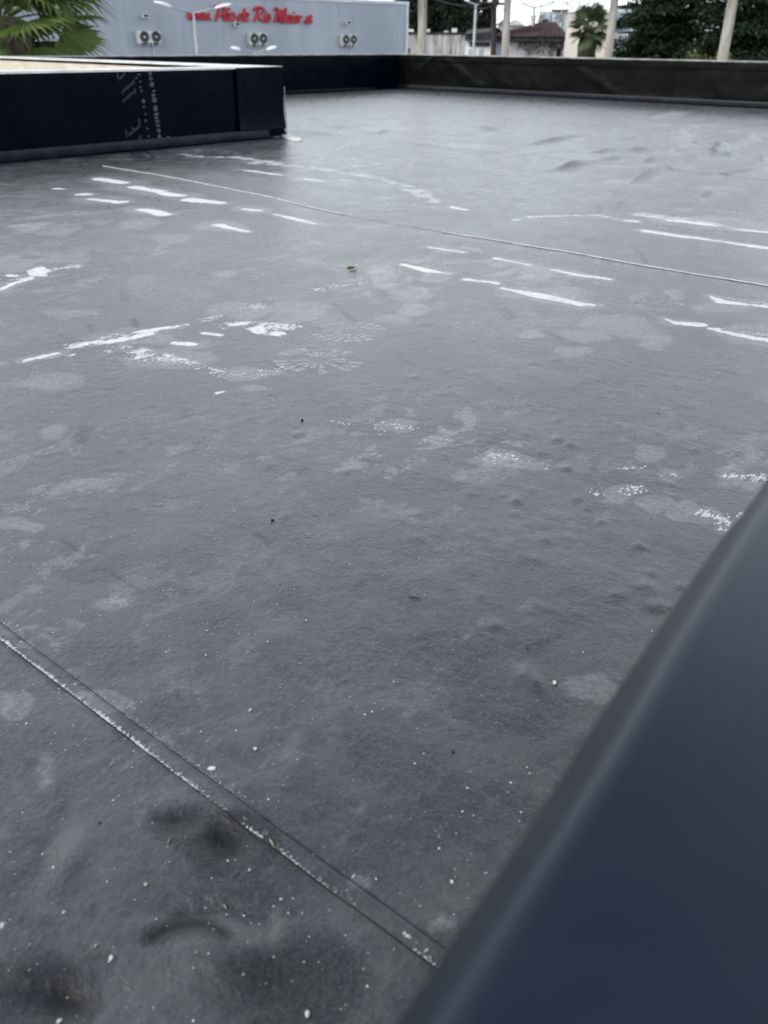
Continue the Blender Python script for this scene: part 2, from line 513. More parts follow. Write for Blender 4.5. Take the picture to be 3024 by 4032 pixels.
# broken dotted lines
for pts, th, amp in [
    ([zA(790, 8), zA(900, 20), zA(1000, 18), zA(1150, 42), zA(1350, 70), zA(1460, 85), zA(1640, 110)], 14, 0.85),
    ([zE(30, 360), zE(250, 385), zE(350, 403), zE(420, 415), zE(520, 450), zE(575, 482)], 24, 0.85),
    ([zE(575, 482), zE(500, 495), zE(440, 512)], 10, 0.6),
    ([zB(560, 180), zB(640, 165), zB(820, 160), zB(930, 162), zB(1020, 180)], 10, 0.95),
    ([zB(1120, 160), zB(1215, 172), zB(1400, 200), zB(1680, 230)], 24, 0.8),
    ([zA(330, 835), zA(480, 800), zA(760, 750)], 46, 0.95), ([zA(20, 905), zA(310, 868)], 16, 0.6),
    ([zA(790, 745), zA(1000, 690), zA(1150, 650)], 36, 0.75), ([zA(960, 740), zA(1290, 745)], 40, 0.85),
    ([zA(560, 850), zA(760, 880), zA(950, 940)], 70, 0.85), ([zA(980, 965), zA(1190, 932)], 44, 0.6),
    ([zA(1370, 590), zA(1640, 548)], 48, 0.78), ([zA(40, 560), zA(230, 500), zA(320, 490)], 26, 0.8),
    ([zB(520, 460), zB(700, 488), zB(840, 520)], 30, 0.55), ([zB(1417, 505), zB(1660, 545)], 30, 0.7),
    ([zB(1460, 650), zB(1660, 680)], 34, 0.7), ([zB(1130, 530), zB(1280, 545)], 30, 0.55), ([zB(1480, 640), zB(1660, 660)], 60, 0.4),
    ([zC(150, 80), zC(340, 140)], 70, 0.42), ([zC(0, 260), zC(60, 290)], 40, 0.35), ([zC(170, 360), zC(260, 320)], 30, 0.42),
    ([zD(0, 285), zD(130, 310)], 30, 0.62), ([zD(180, 345), zD(285, 365)], 34, 0.6), ([zD(370, 410), zD(560, 440), zD(720, 490)], 40, 0.62),
    ([zD(1010, 490), zD(1130, 480)], 14, 0.95), ([zD(1100, 440), zD(1220, 410)], 34, 0.5), ([zD(950, 590), zD(1100, 575)], 60, 0.74),
    ([zD(1200, 520), zD(1260, 515)], 22, 0.7), ([zD(1450, 520), zD(1620, 530)], 44, 0.74), ([zD(1140, 640), zD(1220, 630)], 28, 0.74),
    ([zD(1230, 665), zD(1440, 690)], 56, 0.86), ([zD(1440, 745), zD(1550, 690)], 50, 0.86),
    ([zC(1390, 590), zC(1480, 585)], 34, 0.6), ([zC(1440, 545), zC(1480, 552)], 8, 0.95), ([zC(1400, 270), zC(1510, 295)], 20, 0.7),
    ([zD(-60, 280), zD(0, 330)], 30, 0.55),
    ([(-20, 2505), (363, 2790), (870, 3193), (1230, 3433), (1480, 3605), (1740, 3785)], 11, 0.9), ([(-20, 2500), (363, 2785), (870, 3188), (1230, 3428), (1480, 3600), (1740, 3780)], 34, 0.45),
    ([zF(105, 175), zF(200, 240)], 30, 0.9), ([zF(230, 270), zF(340, 350), zF(500, 450)], 36, 0.5),
    ([zF(500, 510), zF(660, 540), zF(760, 620), zF(850, 700), zF(980, 800)], 50, 0.46),
    ([(1380, 3440), (1450, 3500)], 40, 0.72),
]:
    cap(SPECK, pts, th, amp)
# the brighter bits of residue beside the near seam
for pts, th in [([zF(108, 175), zF(160, 200)], 13), ([zF(40, 195), zF(70, 210)], 12), ([zF(500, 550), zF(560, 572)], 11),
                ([zG(1210, 130), zG(1230, 165)], 15), ([zG(1310, 205), zG(1350, 245)], 13), ([(1405, 3462), (1440, 3492)], 24),
                ([zF(800, 660), zF(850, 690)], 9), ([zG(0, 690), zG(25, 715)], 16)]:
    cap(WHITE, pts, th * .6, 0.7)
# dried-puddle films
for c, rx, ry, amp in [
    (zA(610, 310), 70, 26, .7), (zA(760, 372), 80, 20, .6), (zA(240, 345), 60, 16, .7), (zA(980, 522), 50, 11, .8),
    (zA(60, 480), 120, 40, .45), (zA(250, 450), 110, 22, .5), (zA(1060, 680), 130, 34, .7), (zA(1300, 690), 120, 42, .5),
    (zA(1090, 950), 95, 24, .9), (zA(1100, 1012), 56, 11, .9), (zA(760, 890), 170, 46, .6), (zA(560, 800), 180, 30, .5),
    (zA(1640, 520), 60, 36, .55), (zA(300, 690), 120, 20, .4), (zA(180, 320), 130, 18, .4),
    (zB(645, 412), 70, 30, .8), (zB(108, 502), 84, 26, .8), (zB(130, 568), 58, 23, .85), (zB(638, 671), 54, 16, .85),
    (zB(820, 742), 70, 17, .85), (zB(860, 680), 85, 26, .85), (zB(1000, 628), 140, 34, .8), (zB(1175, 690), 62, 36, .85),
    (zB(1090, 650), 110, 30, .7), (zB(1430, 556), 90, 20, .6), (zB(700, 492), 170, 22, .6), (zB(500, 374), 36, 11, .7),
    (zB(250, 300), 80, 12, .6), (zB(40, 605), 70, 20, .5), (zB(1520, 540), 140, 26, .55), (zB(1250, 500), 40, 22, .5),
    (zB(1440, 190), 130, 20, .7), (zB(1165, 168), 55, 13, .7), (zB(1570, 212), 90, 20, .7), (zB(220, 430), 55, 14, .6),
    (zB(1560, 660), 130, 40, .45), (zB(0, 460), 40, 20, .6), (zB(560, 500), 140, 16, .4),
    (zC(80, 738), 90, 24, .7), (zC(30, 712), 70, 10, .8), (zC(480, 1060), 80, 40, .35), (zC(230, 330), 70, 30, .4), (zC(220, 120), 160, 40, .4),
    (zD(60, 298), 75, 22, .8), (zD(232, 356), 52, 18, .8), (zD(500, 440), 115, 26, .8), (zD(640, 478), 75, 18, .7),
    (zD(1160, 424), 62, 30, .8), (zD(1240, 514), 40, 18, .8), (zD(1012, 596), 66, 36, .8), (zD(1180, 645), 70, 30, .7),
    (zD(1290, 672), 70, 38, .8), (zD(1400, 690), 66, 30, .6), (zD(1500, 520), 62, 36, .8), (zD(1480, 745), 48, 26, .8), (zD(1580, 560), 50, 22, .6),
    (zF(40, 540), 90, 60, .6), (zF(270, 900), 60, 90, .3), (zF(520, 470), 120, 30, .5), (zF(620, 520), 90, 30, .5), (zF(150, 200), 40, 18, .6),
    ((1410, 3480), 60, 30, .5), ((1740, 3640), 60, 50, .4), ((2330, 2720), 120, 60, .35),
    (zE(1160, 420), 60, 10, .8), (zE(1210, 372), 120, 8, .5), (zE(1500, 440), 90, 8, .5), (zE(700, 305), 120, 8, .5), (zE(420, 250), 90, 8, .5),
]:
    ell(FILM, c, rx, ry, amp)
# rubbed scuffs; the dark patches on the near dents are painted shade
for pts, th, amp in [
    ([zC(320, 400), zC(365, 310)], 34, .6), ([zC(350, 395), zC(400, 310)], 18, .5), ([zC(230, 180), zC(380, 140), zC(500, 145)], 9, .7),
    ([zC(780, 270), zC(805, 230)], 30, .5), ([zC(1105, 770), zC(1170, 820)], 16, .7), ([zC(480, 940), zC(600, 1010)], 12, .45),
    ([zC(260, 800), zC(380, 870)], 10, .5), ([zC(1290, 490), zC(1300, 520)], 20, .4), ([zC(1320, 490), zC(1330, 520)], 20, .4),
    ([zB(500, 560), zB(540, 610)], 10, .7), ([zB(525, 560), zB(560, 610)], 10, .7), ([zB(550, 575), zB(575, 605)], 9, .6),
    ([zB(60, 760), zB(125, 805)], 8, .6), ([zB(280, 640), zB(430, 660)], 9, .5), ([zB(690, 660), zB(820, 710)], 12, .6),
    ([zB(280, 290), zB(420, 330)], 8, .7), ([zB(1080, 300), zB(1110, 320), zB(1130, 360)], 9, .7), ([zB(930, 110), zB(935, 155)], 7, .6),
    ([zB(1000, 140), zB(1025, 100)], 7, .5), ([zA(1440, 650), zA(1530, 725)], 16, .6), ([zA(530, 600), zA(545, 640)], 20, .5),
    ([zA(575, 720), zA(590, 755)], 18, .7), ([zA(380, 740), zA(400, 770)], 18, .5), ([zA(750, 500), zA(900, 530)], 14, .5),
    ([zA(390, 890), zA(540, 910)], 8, .5), ([zA(240, 770), zA(330, 830)], 12, .4), ([zA(1130, 880), zA(1230, 950)], 12, .5),
    ([zD(420, 390), zD(560, 310)], 14, .5), ([zD(740, 410), zD(930, 400)], 9, .6), ([zD(820, 620), zD(930, 640)], 16, .5),
    ([zF(850, 480), zF(950, 475), zF(1010, 510)], 7, .7), ([zF(1040, 830), zF(1300, 770)], 30, .35),
    ([zE(215, 250), zE(330, 250)], 6, .5), ([zE(400, 270), zE(430, 255)], 8, .7), ([zE(700, 245), zE(790, 258)], 6, .6),
    ([zE(860, 305), zE(1040, 275)], 6, .6), ([zE(890, 350), zE(960, 360)], 7, .5),
]:
    cap(SCUFF_SHADE, pts, th * .45, amp * .42)
cap(SCUFF_SHADE, [(600, 3690), (700, 3640), (800, 3640), (890, 3690)], [60, 95, 95, 60], 1.0)  # dent arc: reflected shade put into the colour
ell(SCUFF_SHADE, (890, 3330), 100, 66, .9); ell(SCUFF_SHADE, (720, 3235), 70, 40, .7); ell(SCUFF_SHADE, (250, 3930), 80, 66, .9); ell(SCUFF_SHADE, (90, 3900), 150, 90, .5); ell(SCUFF_SHADE, (1120, 3880), 170, 110, .5)  # same painted shade for the other near dents

# --- relief: (centre px, rx px, ry px, height m, kind)
RELIEF = []


def relief(c, rx, ry, h, rot=0.0):
    o = on_floor(*c)[:2]; cr, sr = math.cos(rot), math.sin(rot)
    u = on_floor(c[0] + rx * cr, c[1] + rx * sr)[:2] - o
    v = on_floor(c[0] - ry * sr, c[1] + ry * cr)[:2] - o
    RELIEF.append((o, u, v, h))


for x, y, r, h in [(750, 357, 20, .007), (802, 382, 20, .006), (570, 625, 22, .008), (940, 716, 16, .006), (790, 486, 16, .006),
                   (1345, 410, 18, .006), (1095, 826, 18, .006), (628, 1103, 22, .005), (515, 600, 12, .004), (640, 578, 14, .004),
                   (490, 468, 12, .004), (520, 486, 12, .004), (370, 595, 14, .004), (565, 680, 12, .004), (970, 765, 12, .004),
                   (750, 270, 18, .004), (620, 200, 14, .004), (1130, 1000, 30, .006), (260, 425, 12, .003), (700, 800, 30, .004),
                   (830, 620, 26, .004), (880, 650, 26, .004), (960, 640, 22, .004), (1280, 1000, 26, .005), (1180, 1090, 30, .006),
                   (1010, 1040, 30, .005), (1240, 1180, 30, .006), (1150, 940, 20, .005), (420, 1040, 16, .003), (480, 1170, 30, .005)]:
    relief(zD(x, y), r / 1.0972 * 1.15, r / 1.0972 * .6, h * .6)
rp = random.Random(3)
for _k in range(110):
    RELIEF.append((np.array([rp.uniform(.75, 2.7), rp.uniform(.35, 1.75)]), np.array([rp.uniform(.006, .016), .003]), np.array([-.003, rp.uniform(.006, .016)]), rp.uniform(.0007, .0024)))
for x, y, r in [(258, 498, 14), (365, 525, 11), (192, 600, 14), (268, 630, 12), (450, 618, 10), (548, 648, 9), (838, 52, 30), (870, 85, 22), (715, 455, 14)]:
    relief((1100 + x / .8623, 2600 + y / .8623), r * 1.2, r, -.004 if r < 20 else .006)
# the blisters and dents under the seam, near the photographer's feet
relief((845, 3760), 190, 110, 0.0077)
relief((800, 3590), 190, 50, -0.0077); relief((1000, 3650), 90, 70, -0.0066)
relief((900, 3310), 95, 60, -0.0099); relief((715, 3235), 80, 40, -0.0054); relief((900, 3215), 70, 44, 0.0033)
relief((250, 3930), 130, 95, -0.0089); relief((150, 3830), 140, 70, 0.0033)
relief((1062, 3650), 12, 80, -0.0033); relief((1130, 3880), 170, 110, -0.0044); relief((1240, 3560), 130, 130, -0.0033)
relief((1180, 2990), 50, 100, .003, .3); relief((960, 3010), 120, 50, -.003); relief((1120, 2960), 130, 45, -.002)
relief((190, 3350), 50, 160, -.003, .5); relief((290, 3390), 50, 140, .003, .5)
# long wrinkles far off to the right
for x0, y0, x1, y1, w, h in [(1290, 215, 1400, 200, 6, .012), (1310, 285, 1440, 258, 7, .02), (1420, 350, 1659, 265, 5, .02), (1190, 325, 1310, 320, 8, .018),
                             (1080, 330, 1180, 320, 7, .014), (980, 378, 1075, 360, 6, .016), (1190, 240, 1160, 252, 5, .010), (1230, 415, 1330, 380, 5, .014),
                             (1400, 300, 1450, 296, 7, .016), (1420, 315, 1530, 325, 7, .014), (1430, 468, 1500, 455, 9, .010), (1350, 260, 1480, 240, 5, .012),
                             (700, 245, 790, 256, 5, .012), (240, 248, 330, 250, 5, .010), (400, 270, 425, 256, 5, .010), (870, 305, 1050, 272, 4, .012),
                             (1340, 320, 1380, 330, 12, .014), (1480, 330, 1560, 345, 7, .014), (1620, 360, 1659, 350, 6, .014), (1500, 400, 1640, 380, 5, .010),
                             (1110, 350, 1200, 345, 5, .010), (1250, 360, 1310, 352, 5, .012), (1160, 290, 1260, 280, 4, .010)]:
    a, b = zE(x0, y0), zE(x1, y1)
    rot = math.atan2(b[1] - a[1], b[0] - a[0]); ln = math.hypot(b[0] - a[0], b[1] - a[1]) / 2
    relief(((a[0] + b[0]) / 2, (a[1] + b[1]) / 2), ln, w * 1.1, h * 2.6, rot)


def vnoise(X, Y, scale, seed):
    """smooth value noise on a lattice"""
    r = np.random.default_rng(seed)
    T = r.random((64, 64))
    x = X * scale; y = Y * scale
    xi = np.floor(x).astype(int); yi = np.floor(y).astype(int)
    fx = x - xi; fy = y - yi
    fx = fx * fx * fx * (fx * (fx * 6 - 15) + 10); fy = fy * fy * fy * (fy * (fy * 6 - 15) + 10)
    a = T[xi % 64, yi % 64]; b = T[(xi + 1) % 64, yi % 64]; c = T[xi % 64, (yi + 1) % 64]; d = T[(xi + 1) % 64, (yi + 1) % 64]
    return (a * (1 - fx) + b * fx) * (1 - fy) + (c * (1 - fx) + d * fx) * fy - 0.5


def paint(lst, X, Y, soft):
    """0 outside, up to amp in the middle of a mark, linear across its edge"""
    out = np.zeros_like(X)
    for s in lst:
        if s[0] == 'cap':
            _, a, b, wa, wb, amp = s
            wm = max(wa, wb) * (1 + soft) + 0.01
            bb = (X > min(a[0], b[0]) - wm) & (X < max(a[0], b[0]) + wm) & (Y > min(a[1], b[1]) - wm) & (Y < max(a[1], b[1]) + wm)
            if not bb.any():
                continue
            px, py = X[bb], Y[bb]
            d = b - a; L2 = d @ d + 1e-12
            t = np.clip(((px - a[0]) * d[0] + (py - a[1]) * d[1]) / L2, 0, 1)
            dist = np.hypot(px - a[0] - t * d[0], py - a[1] - t * d[1])
            w = wa + (wb - wa) * t
            dist = dist + w * 1.1 * vnoise(px, py, .45 / (wm + .004), 73)
            val = np.clip((1 + soft - dist / w) / (0.6 + soft), 0, 1) * amp
        else:
            _, o, u, v, amp = s
            wob = .42 * math.sqrt(abs(u[0] * v[1] - u[1] * v[0]))
            e = (abs(u) + abs(v)) * (1.4 + soft)
            bb = (X > o[0] - e[0]) & (X < o[0] + e[0]) & (Y > o[1] - e[1]) & (Y < o[1] + e[1])
            if not bb.any():
                continue
            det = u[0] * v[1] - u[1] * v[0]
            px, py = X[bb] - o[0], Y[bb] - o[1]
            fr = .55 / (wob + .01)
            px = px + wob * 1.6 * vnoise(X[bb], Y[bb], fr, 71); py = py + wob * 1.6 * vnoise(X[bb], Y[bb], fr, 72)
            p = (px * v[1] - py * v[0]) / det; q = (py * u[0] - px * u[1]) / det
            val = np.clip((1 + soft - np.hypot(p, q)) / (0.5 + soft), 0, 1) * amp
        out[bb] = np.maximum(out[bb], val)
    return out


SEAMS = [0.397, 3.345, 6.27, 9.20, 12.13]
WARP = [(0.397, .25, [0, .28, .40, .57, .86, 1.11, 1.6, 7], [.420, .420, .408, .399, .390, .377, .372, .372]),
        (3.345, .6, [0, 1.0, 1.77, 2.53, 3.17, 4.0, 4.86, 5.6, 7], [3.335, 3.335, 3.336, 3.302, 3.298, 3.408, 3.480, 3.462, 3.44])]


def warp(X, Y):
    out = X.copy()
    for c, w, ys, xs in WARP:
        k = np.interp(Y - .12, ys, xs) + np.interp(Y, ys, xs) + np.interp(Y + .12, ys, xs)
        out += (k / 3 - c) * np.exp(-((X - c) / w) ** 2)
    return out



def height(X, Y):
    Z = vnoise(X, Y, 0.7, 1) * 0.010 + vnoise(X, Y, 2.1, 2) * 0.005 + vnoise(X, Y, 6.5, 3) * 0.0022
    Z += vnoise(X * 1.0, Y * 0.6, 15, 4) * 0.0014 * np.clip(1.4 - np.hypot(X - 1.2, Y - 0.6) * .6, 0.25, 1)
    Z += vnoise(X, Y, 30, 5) * 0.0007
    # wind-blown loose ripples in the right hand part
    Z += np.abs(vnoise(X * 0.5, Y * 1.6, 1.9, 6)) * -0.012 * np.clip((X - 4.0) / 3, 0, 1) * np.clip((7 - Y) / 4, 0, 1)
    for o, u, v, h in RELIEF:
        e = (abs(u) + abs(v)) * 2.2
        bb = (X > o[0] - e[0]) & (X < o[0] + e[0]) & (Y > o[1] - e[1]) & (Y < o[1] + e[1])
        if not bb.any():
            continue
        det = u[0] * v[1] - u[1] * v[0]
        px, py = X[bb] - o[0], Y[bb] - o[1]
        p = (px * v[1] - py * v[0]) / det; q = (py * u[0] - px * u[1]) / det
        Z[bb] += h * np.exp(-(p * p + q * q) * 0.9)
    return Z


def hz(x, y):
    return float(height(np.array([x]), np.array([y]))[0])


def sheet(xs, ys, name='membrane_sheet', lift=None, keep=None, mat=None):
    xs = np.asarray(xs); ys = np.asarray(ys)
    X, Y = np.meshgrid(xs, ys, indexing='ij')
    X = warp(X, Y)
    Z = height(X, Y)
    if lift is not None:
        Z = Z + lift(X, Y)
    nx, ny = X.shape
    co = np.stack([X, Y, Z], -1).reshape(-1, 3)
    idx = np.arange(nx * ny).reshape(nx, ny)
    q = np.stack([idx[:-1, :-1], idx[1:, :-1], idx[1:, 1:], idx[:-1, 1:]], -1).reshape(-1, 4)
    if keep is not None:
        cx = (X[:-1, :-1] + X[1:, 1:]) / 2; cy = (Y[:-1, :-1] + Y[1:, 1:]) / 2
        q = q[keep(cx, cy).reshape(-1)]
    me = bpy.data.meshes.new(name)
    me.vertices.add(len(co)); me.vertices.foreach_set('co', co.astype(np.float32).ravel())
    me.loops.add(q.size); me.loops.foreach_set('vertex_index', q.astype(np.int32).ravel())
    me.polygons.add(len(q)); me.polygons.foreach_set('loop_start', np.arange(0, q.size, 4, dtype=np.int32))
    me.update(calc_edges=True)
    for an, lst, soft in (('white', WHITE, .35), ('speck', SPECK, .6), ('film', FILM, .35), ('scuff_shade', SCUFF_SHADE, 1.3)):
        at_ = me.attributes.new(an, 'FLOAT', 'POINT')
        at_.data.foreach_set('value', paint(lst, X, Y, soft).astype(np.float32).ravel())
    return link(name, me, mat or M_FLOOR, roof, True)


def steps(a, b, s0, s1=None):
    s1 = s1 or s0
    out = [a]
    while out[-1] < b - 1e-6:
        f = (out[-1] - a) / (b - a)
        out.append(out[-1] + s0 + (s1 - s0) * f)
    out[-1] = b
    return out


def lap(edge):
    # the sheet climbs 2.5 mm onto its neighbour at the lap
    return lambda X, Y: 0.0025 * np.clip((X - (edge - 0.10)) / 0.02, 0, 1)


sheet(steps(-3.9, -0.6, .08, .03)[:-1] + steps(-0.6, SEAMS[0] + .004, .006), steps(Y_IN, 1.6, .006) [:-1] + steps(1.6, Y_F, .02, .06))
sheet(steps(SEAMS[0] + .005, 1.6, .0075)[:-1] + steps(1.6, SEAMS[1], .010, .0125), steps(Y_IN, 2.2, .008)[:-1] + steps(2.2, Y_F, .011, .017))
sheet(steps(SEAMS[1] + .001, SEAMS[2], .017, .025), steps(Y_IN, Y_B, .016, .03), keep=lambda x, y: ~((x < X_C) & (y > Y_F)))
sheet(steps(SEAMS[2] + .001, SEAMS[3], .03), steps(Y_IN, Y_B, .03, .04))
sheet(steps(SEAMS[3] + .001, SEAMS[4], .03), steps(Y_IN, Y_B, .03, .04))
sheet(steps(SEAMS[4] + .001, X_R, .03), steps(Y_IN, Y_B, .03, .04))

# seam cover tapes
for k, (xe, w, y1) in enumerate([(SEAMS[0], .021, Y_F), (SEAMS[1], .022, Y_F), (SEAMS[2], .08, Y_B), (SEAMS[3], .08, Y_B), (SEAMS[4], .08, Y_B)]):
    x0 = xe - w / 2
    pr = [(0, -.001), (.0006, .0026), (.003, .0034), (w / 2, .0036), (w - .003, .0034), (w - .0006, .0026), (w, -.001)]
    xs = np.array([x0 + p for p, _ in pr]); lf = np.array([q for _, q in pr]) * (.26 if k == 0 else .3)
    sheet(xs, steps(Y_IN + .02, 2.5, .012)[:-1] + steps(2.5, y1 - .06, .03), 'seam_strip', lift=lambda X, Y, lf=lf: np.broadcast_to(lf[:, None], X.shape))


def bead(xc, y0, y1, r, mat, name='sealant_bead', step=.02, gap=None):
    ys = np.arange(y0, y1, step)
    xs = warp(np.full_like(ys, xc), ys)
    zs = height(xs, ys)
    b = MB(); b.tube([(x, y, z + .0028) for x, y, z in zip(xs, ys, zs)], r, 5)
    return b.build(name, mat, roof, True)


M_BEADB = simple('black_sealant', (.006, .006, .007), (.014, .014, .015), 60, .6, .3)
M_BEADW = simple('chalky_sealant', (.58, .58, .57), (.82, .82, .81), 14, .7, .3)
bead(SEAMS[0] - .0115, .12, 6.3, .0007, M_BEADB); bead(SEAMS[0] + .0115, .12, 6.3, .0006, M_BEADB)
ch = MB()
rc = random.Random(12)


def flake(x, y, r, z=.0032):
    n = rc.choice((4, 5, 6)); a0 = rc.random() * 6.28
    el = rc.uniform(.5, 1.0)
    z = hz(x, y) + z
    pts = []
    for k in range(n):
        a_ = a0 + 6.283 * k / n
        q = r * rc.uniform(.6, 1.25)
        pts.append((x + q * el * math.cos(a_), y + q * math.sin(a_), z))
    ch.add(pts, [tuple(range(n))])


for k in range(1500):
    y = .16 + 1.1 * rc.random()
    dn = vnoise(np.array([y]), np.array([.3]), 9.0, 41)[0] + .8 * vnoise(np.array([y]), np.array([.7]), 31.0, 42)[0]
    if rc.random() > .62 + dn * 1.5:
        continue
    xc = float(warp(np.array([SEAMS[0] - .0088]), np.array([y]))[0])
    flake(xc + abs(rc.gauss(0, .0017)) - .0006, y, rc.uniform(.0005, .0015) * (.8 + .5 * max(0, dn)))
for k in range(900):
    y = .55 + .62 * rc.random()
    dn = vnoise(np.array([y]), np.array([.3]), 11.0, 43)[0]
    if rc.random() > .35 + dn * 1.6:
        continue
    xc = float(warp(np.array([SEAMS[0] + .013]), np.array([y]))[0])
    flake(xc + abs(rc.gauss(0, .006)), y, rc.uniform(.0003, .0009), .0012)
o = ch.build('chalk_residue', simple('chalk_residue', (.34, .34, .33), (.68, .68, .67), 180, .85, .2), roof); o['kind'] = 'stuff'
bead(SEAMS[1] + .0, 3.17, 5.72, .0021, M_BEADW); bead(SEAMS[1], .3, 2.52, .0018, M_BEADW)



def floor_pt(px, py, dz=0.0):
    p = on_floor(px, py)
    p[2] = hz(p[0], p[1]) + dz
    return p


# footprints: dusty sole prints left by lugs
M_PRINTDUST = NT('sole_dust')
_t = M_PRINTDUST.n.new('ShaderNodeBsdfTransparent'); _mx = M_PRINTDUST.n.new('ShaderNodeMixShader')
_f = M_PRINTDUST.ramp(M_PRINTDUST.noise(120, 5, .65), .35, .65, .04, .48)
M_PRINTDUST.fin((0.66, 0.67, 0.67), .75, None, .3)
M_PRINTDUST.l.new(_f, _mx.inputs[0]); M_PRINTDUST.l.new(_t.outputs[0], _mx.inputs[1]); M_PRINTDUST.l.new(M_PRINTDUST.b.outputs[0], _mx.inputs[2])
M_PRINTDUST.l.new(_mx.outputs[0], M_PRINTDUST.out.inputs['Surface'])
M_PRINTDUST = M_PRINTDUST.m


def footprint(c, size, rot, rays):
    o = on_floor(*c)
    b = MB()
    cr, sr = math.cos(rot), math.sin(rot)

    def P(x, y):
        X = o[0] + (x * cr - y * sr) * size; Y = o[1] + (x * sr + y * cr) * size
        return (X, Y, hz(X, Y) + .0008)
    n = 20
    for k in range(n):
        a0 = 2 * math.pi * (k + .12) / n; a1 = 2 * math.pi * (k + .82) / n
        for r0, r1 in ((.22, .46), (.50, .72), (.76, 1.0)) if not rays else ((.2, .62), (.68, 1.0)):
            if random.random() < .22:
                continue
            b.add([P(r0 * math.cos(a0), r0 * 1.15 * math.sin(a0)), P(r1 * math.cos(a0), r1 * 1.15 * math.sin(a0)),
                   P(r1 * math.cos(a1), r1 * 1.15 * math.sin(a1)), P(r0 * math.cos(a1), r0 * 1.15 * math.sin(a1))], [(0, 1, 2, 3)])
    b.build('footprint', M_PRINTDUST, roof)


footprint(zA(1375, 895), .115, .4, True)
footprint(zA(1510, 772), .105, .9, False)
footprint(zB(810, 450), .10, .2, True)
footprint((2065, 655 + 385), .07, 0.7, False)


# ------------------------------------------------------------------ parapet walls
def wrinkle(S, Zv, seed, amp):
    w = vnoise(S, Zv, 1.3, seed) * .014 + vnoise(S, Zv, 4.0, seed + 1) * .007 + vnoise(S * .8, Zv, 10, seed + 2) * .003
    return w * amp


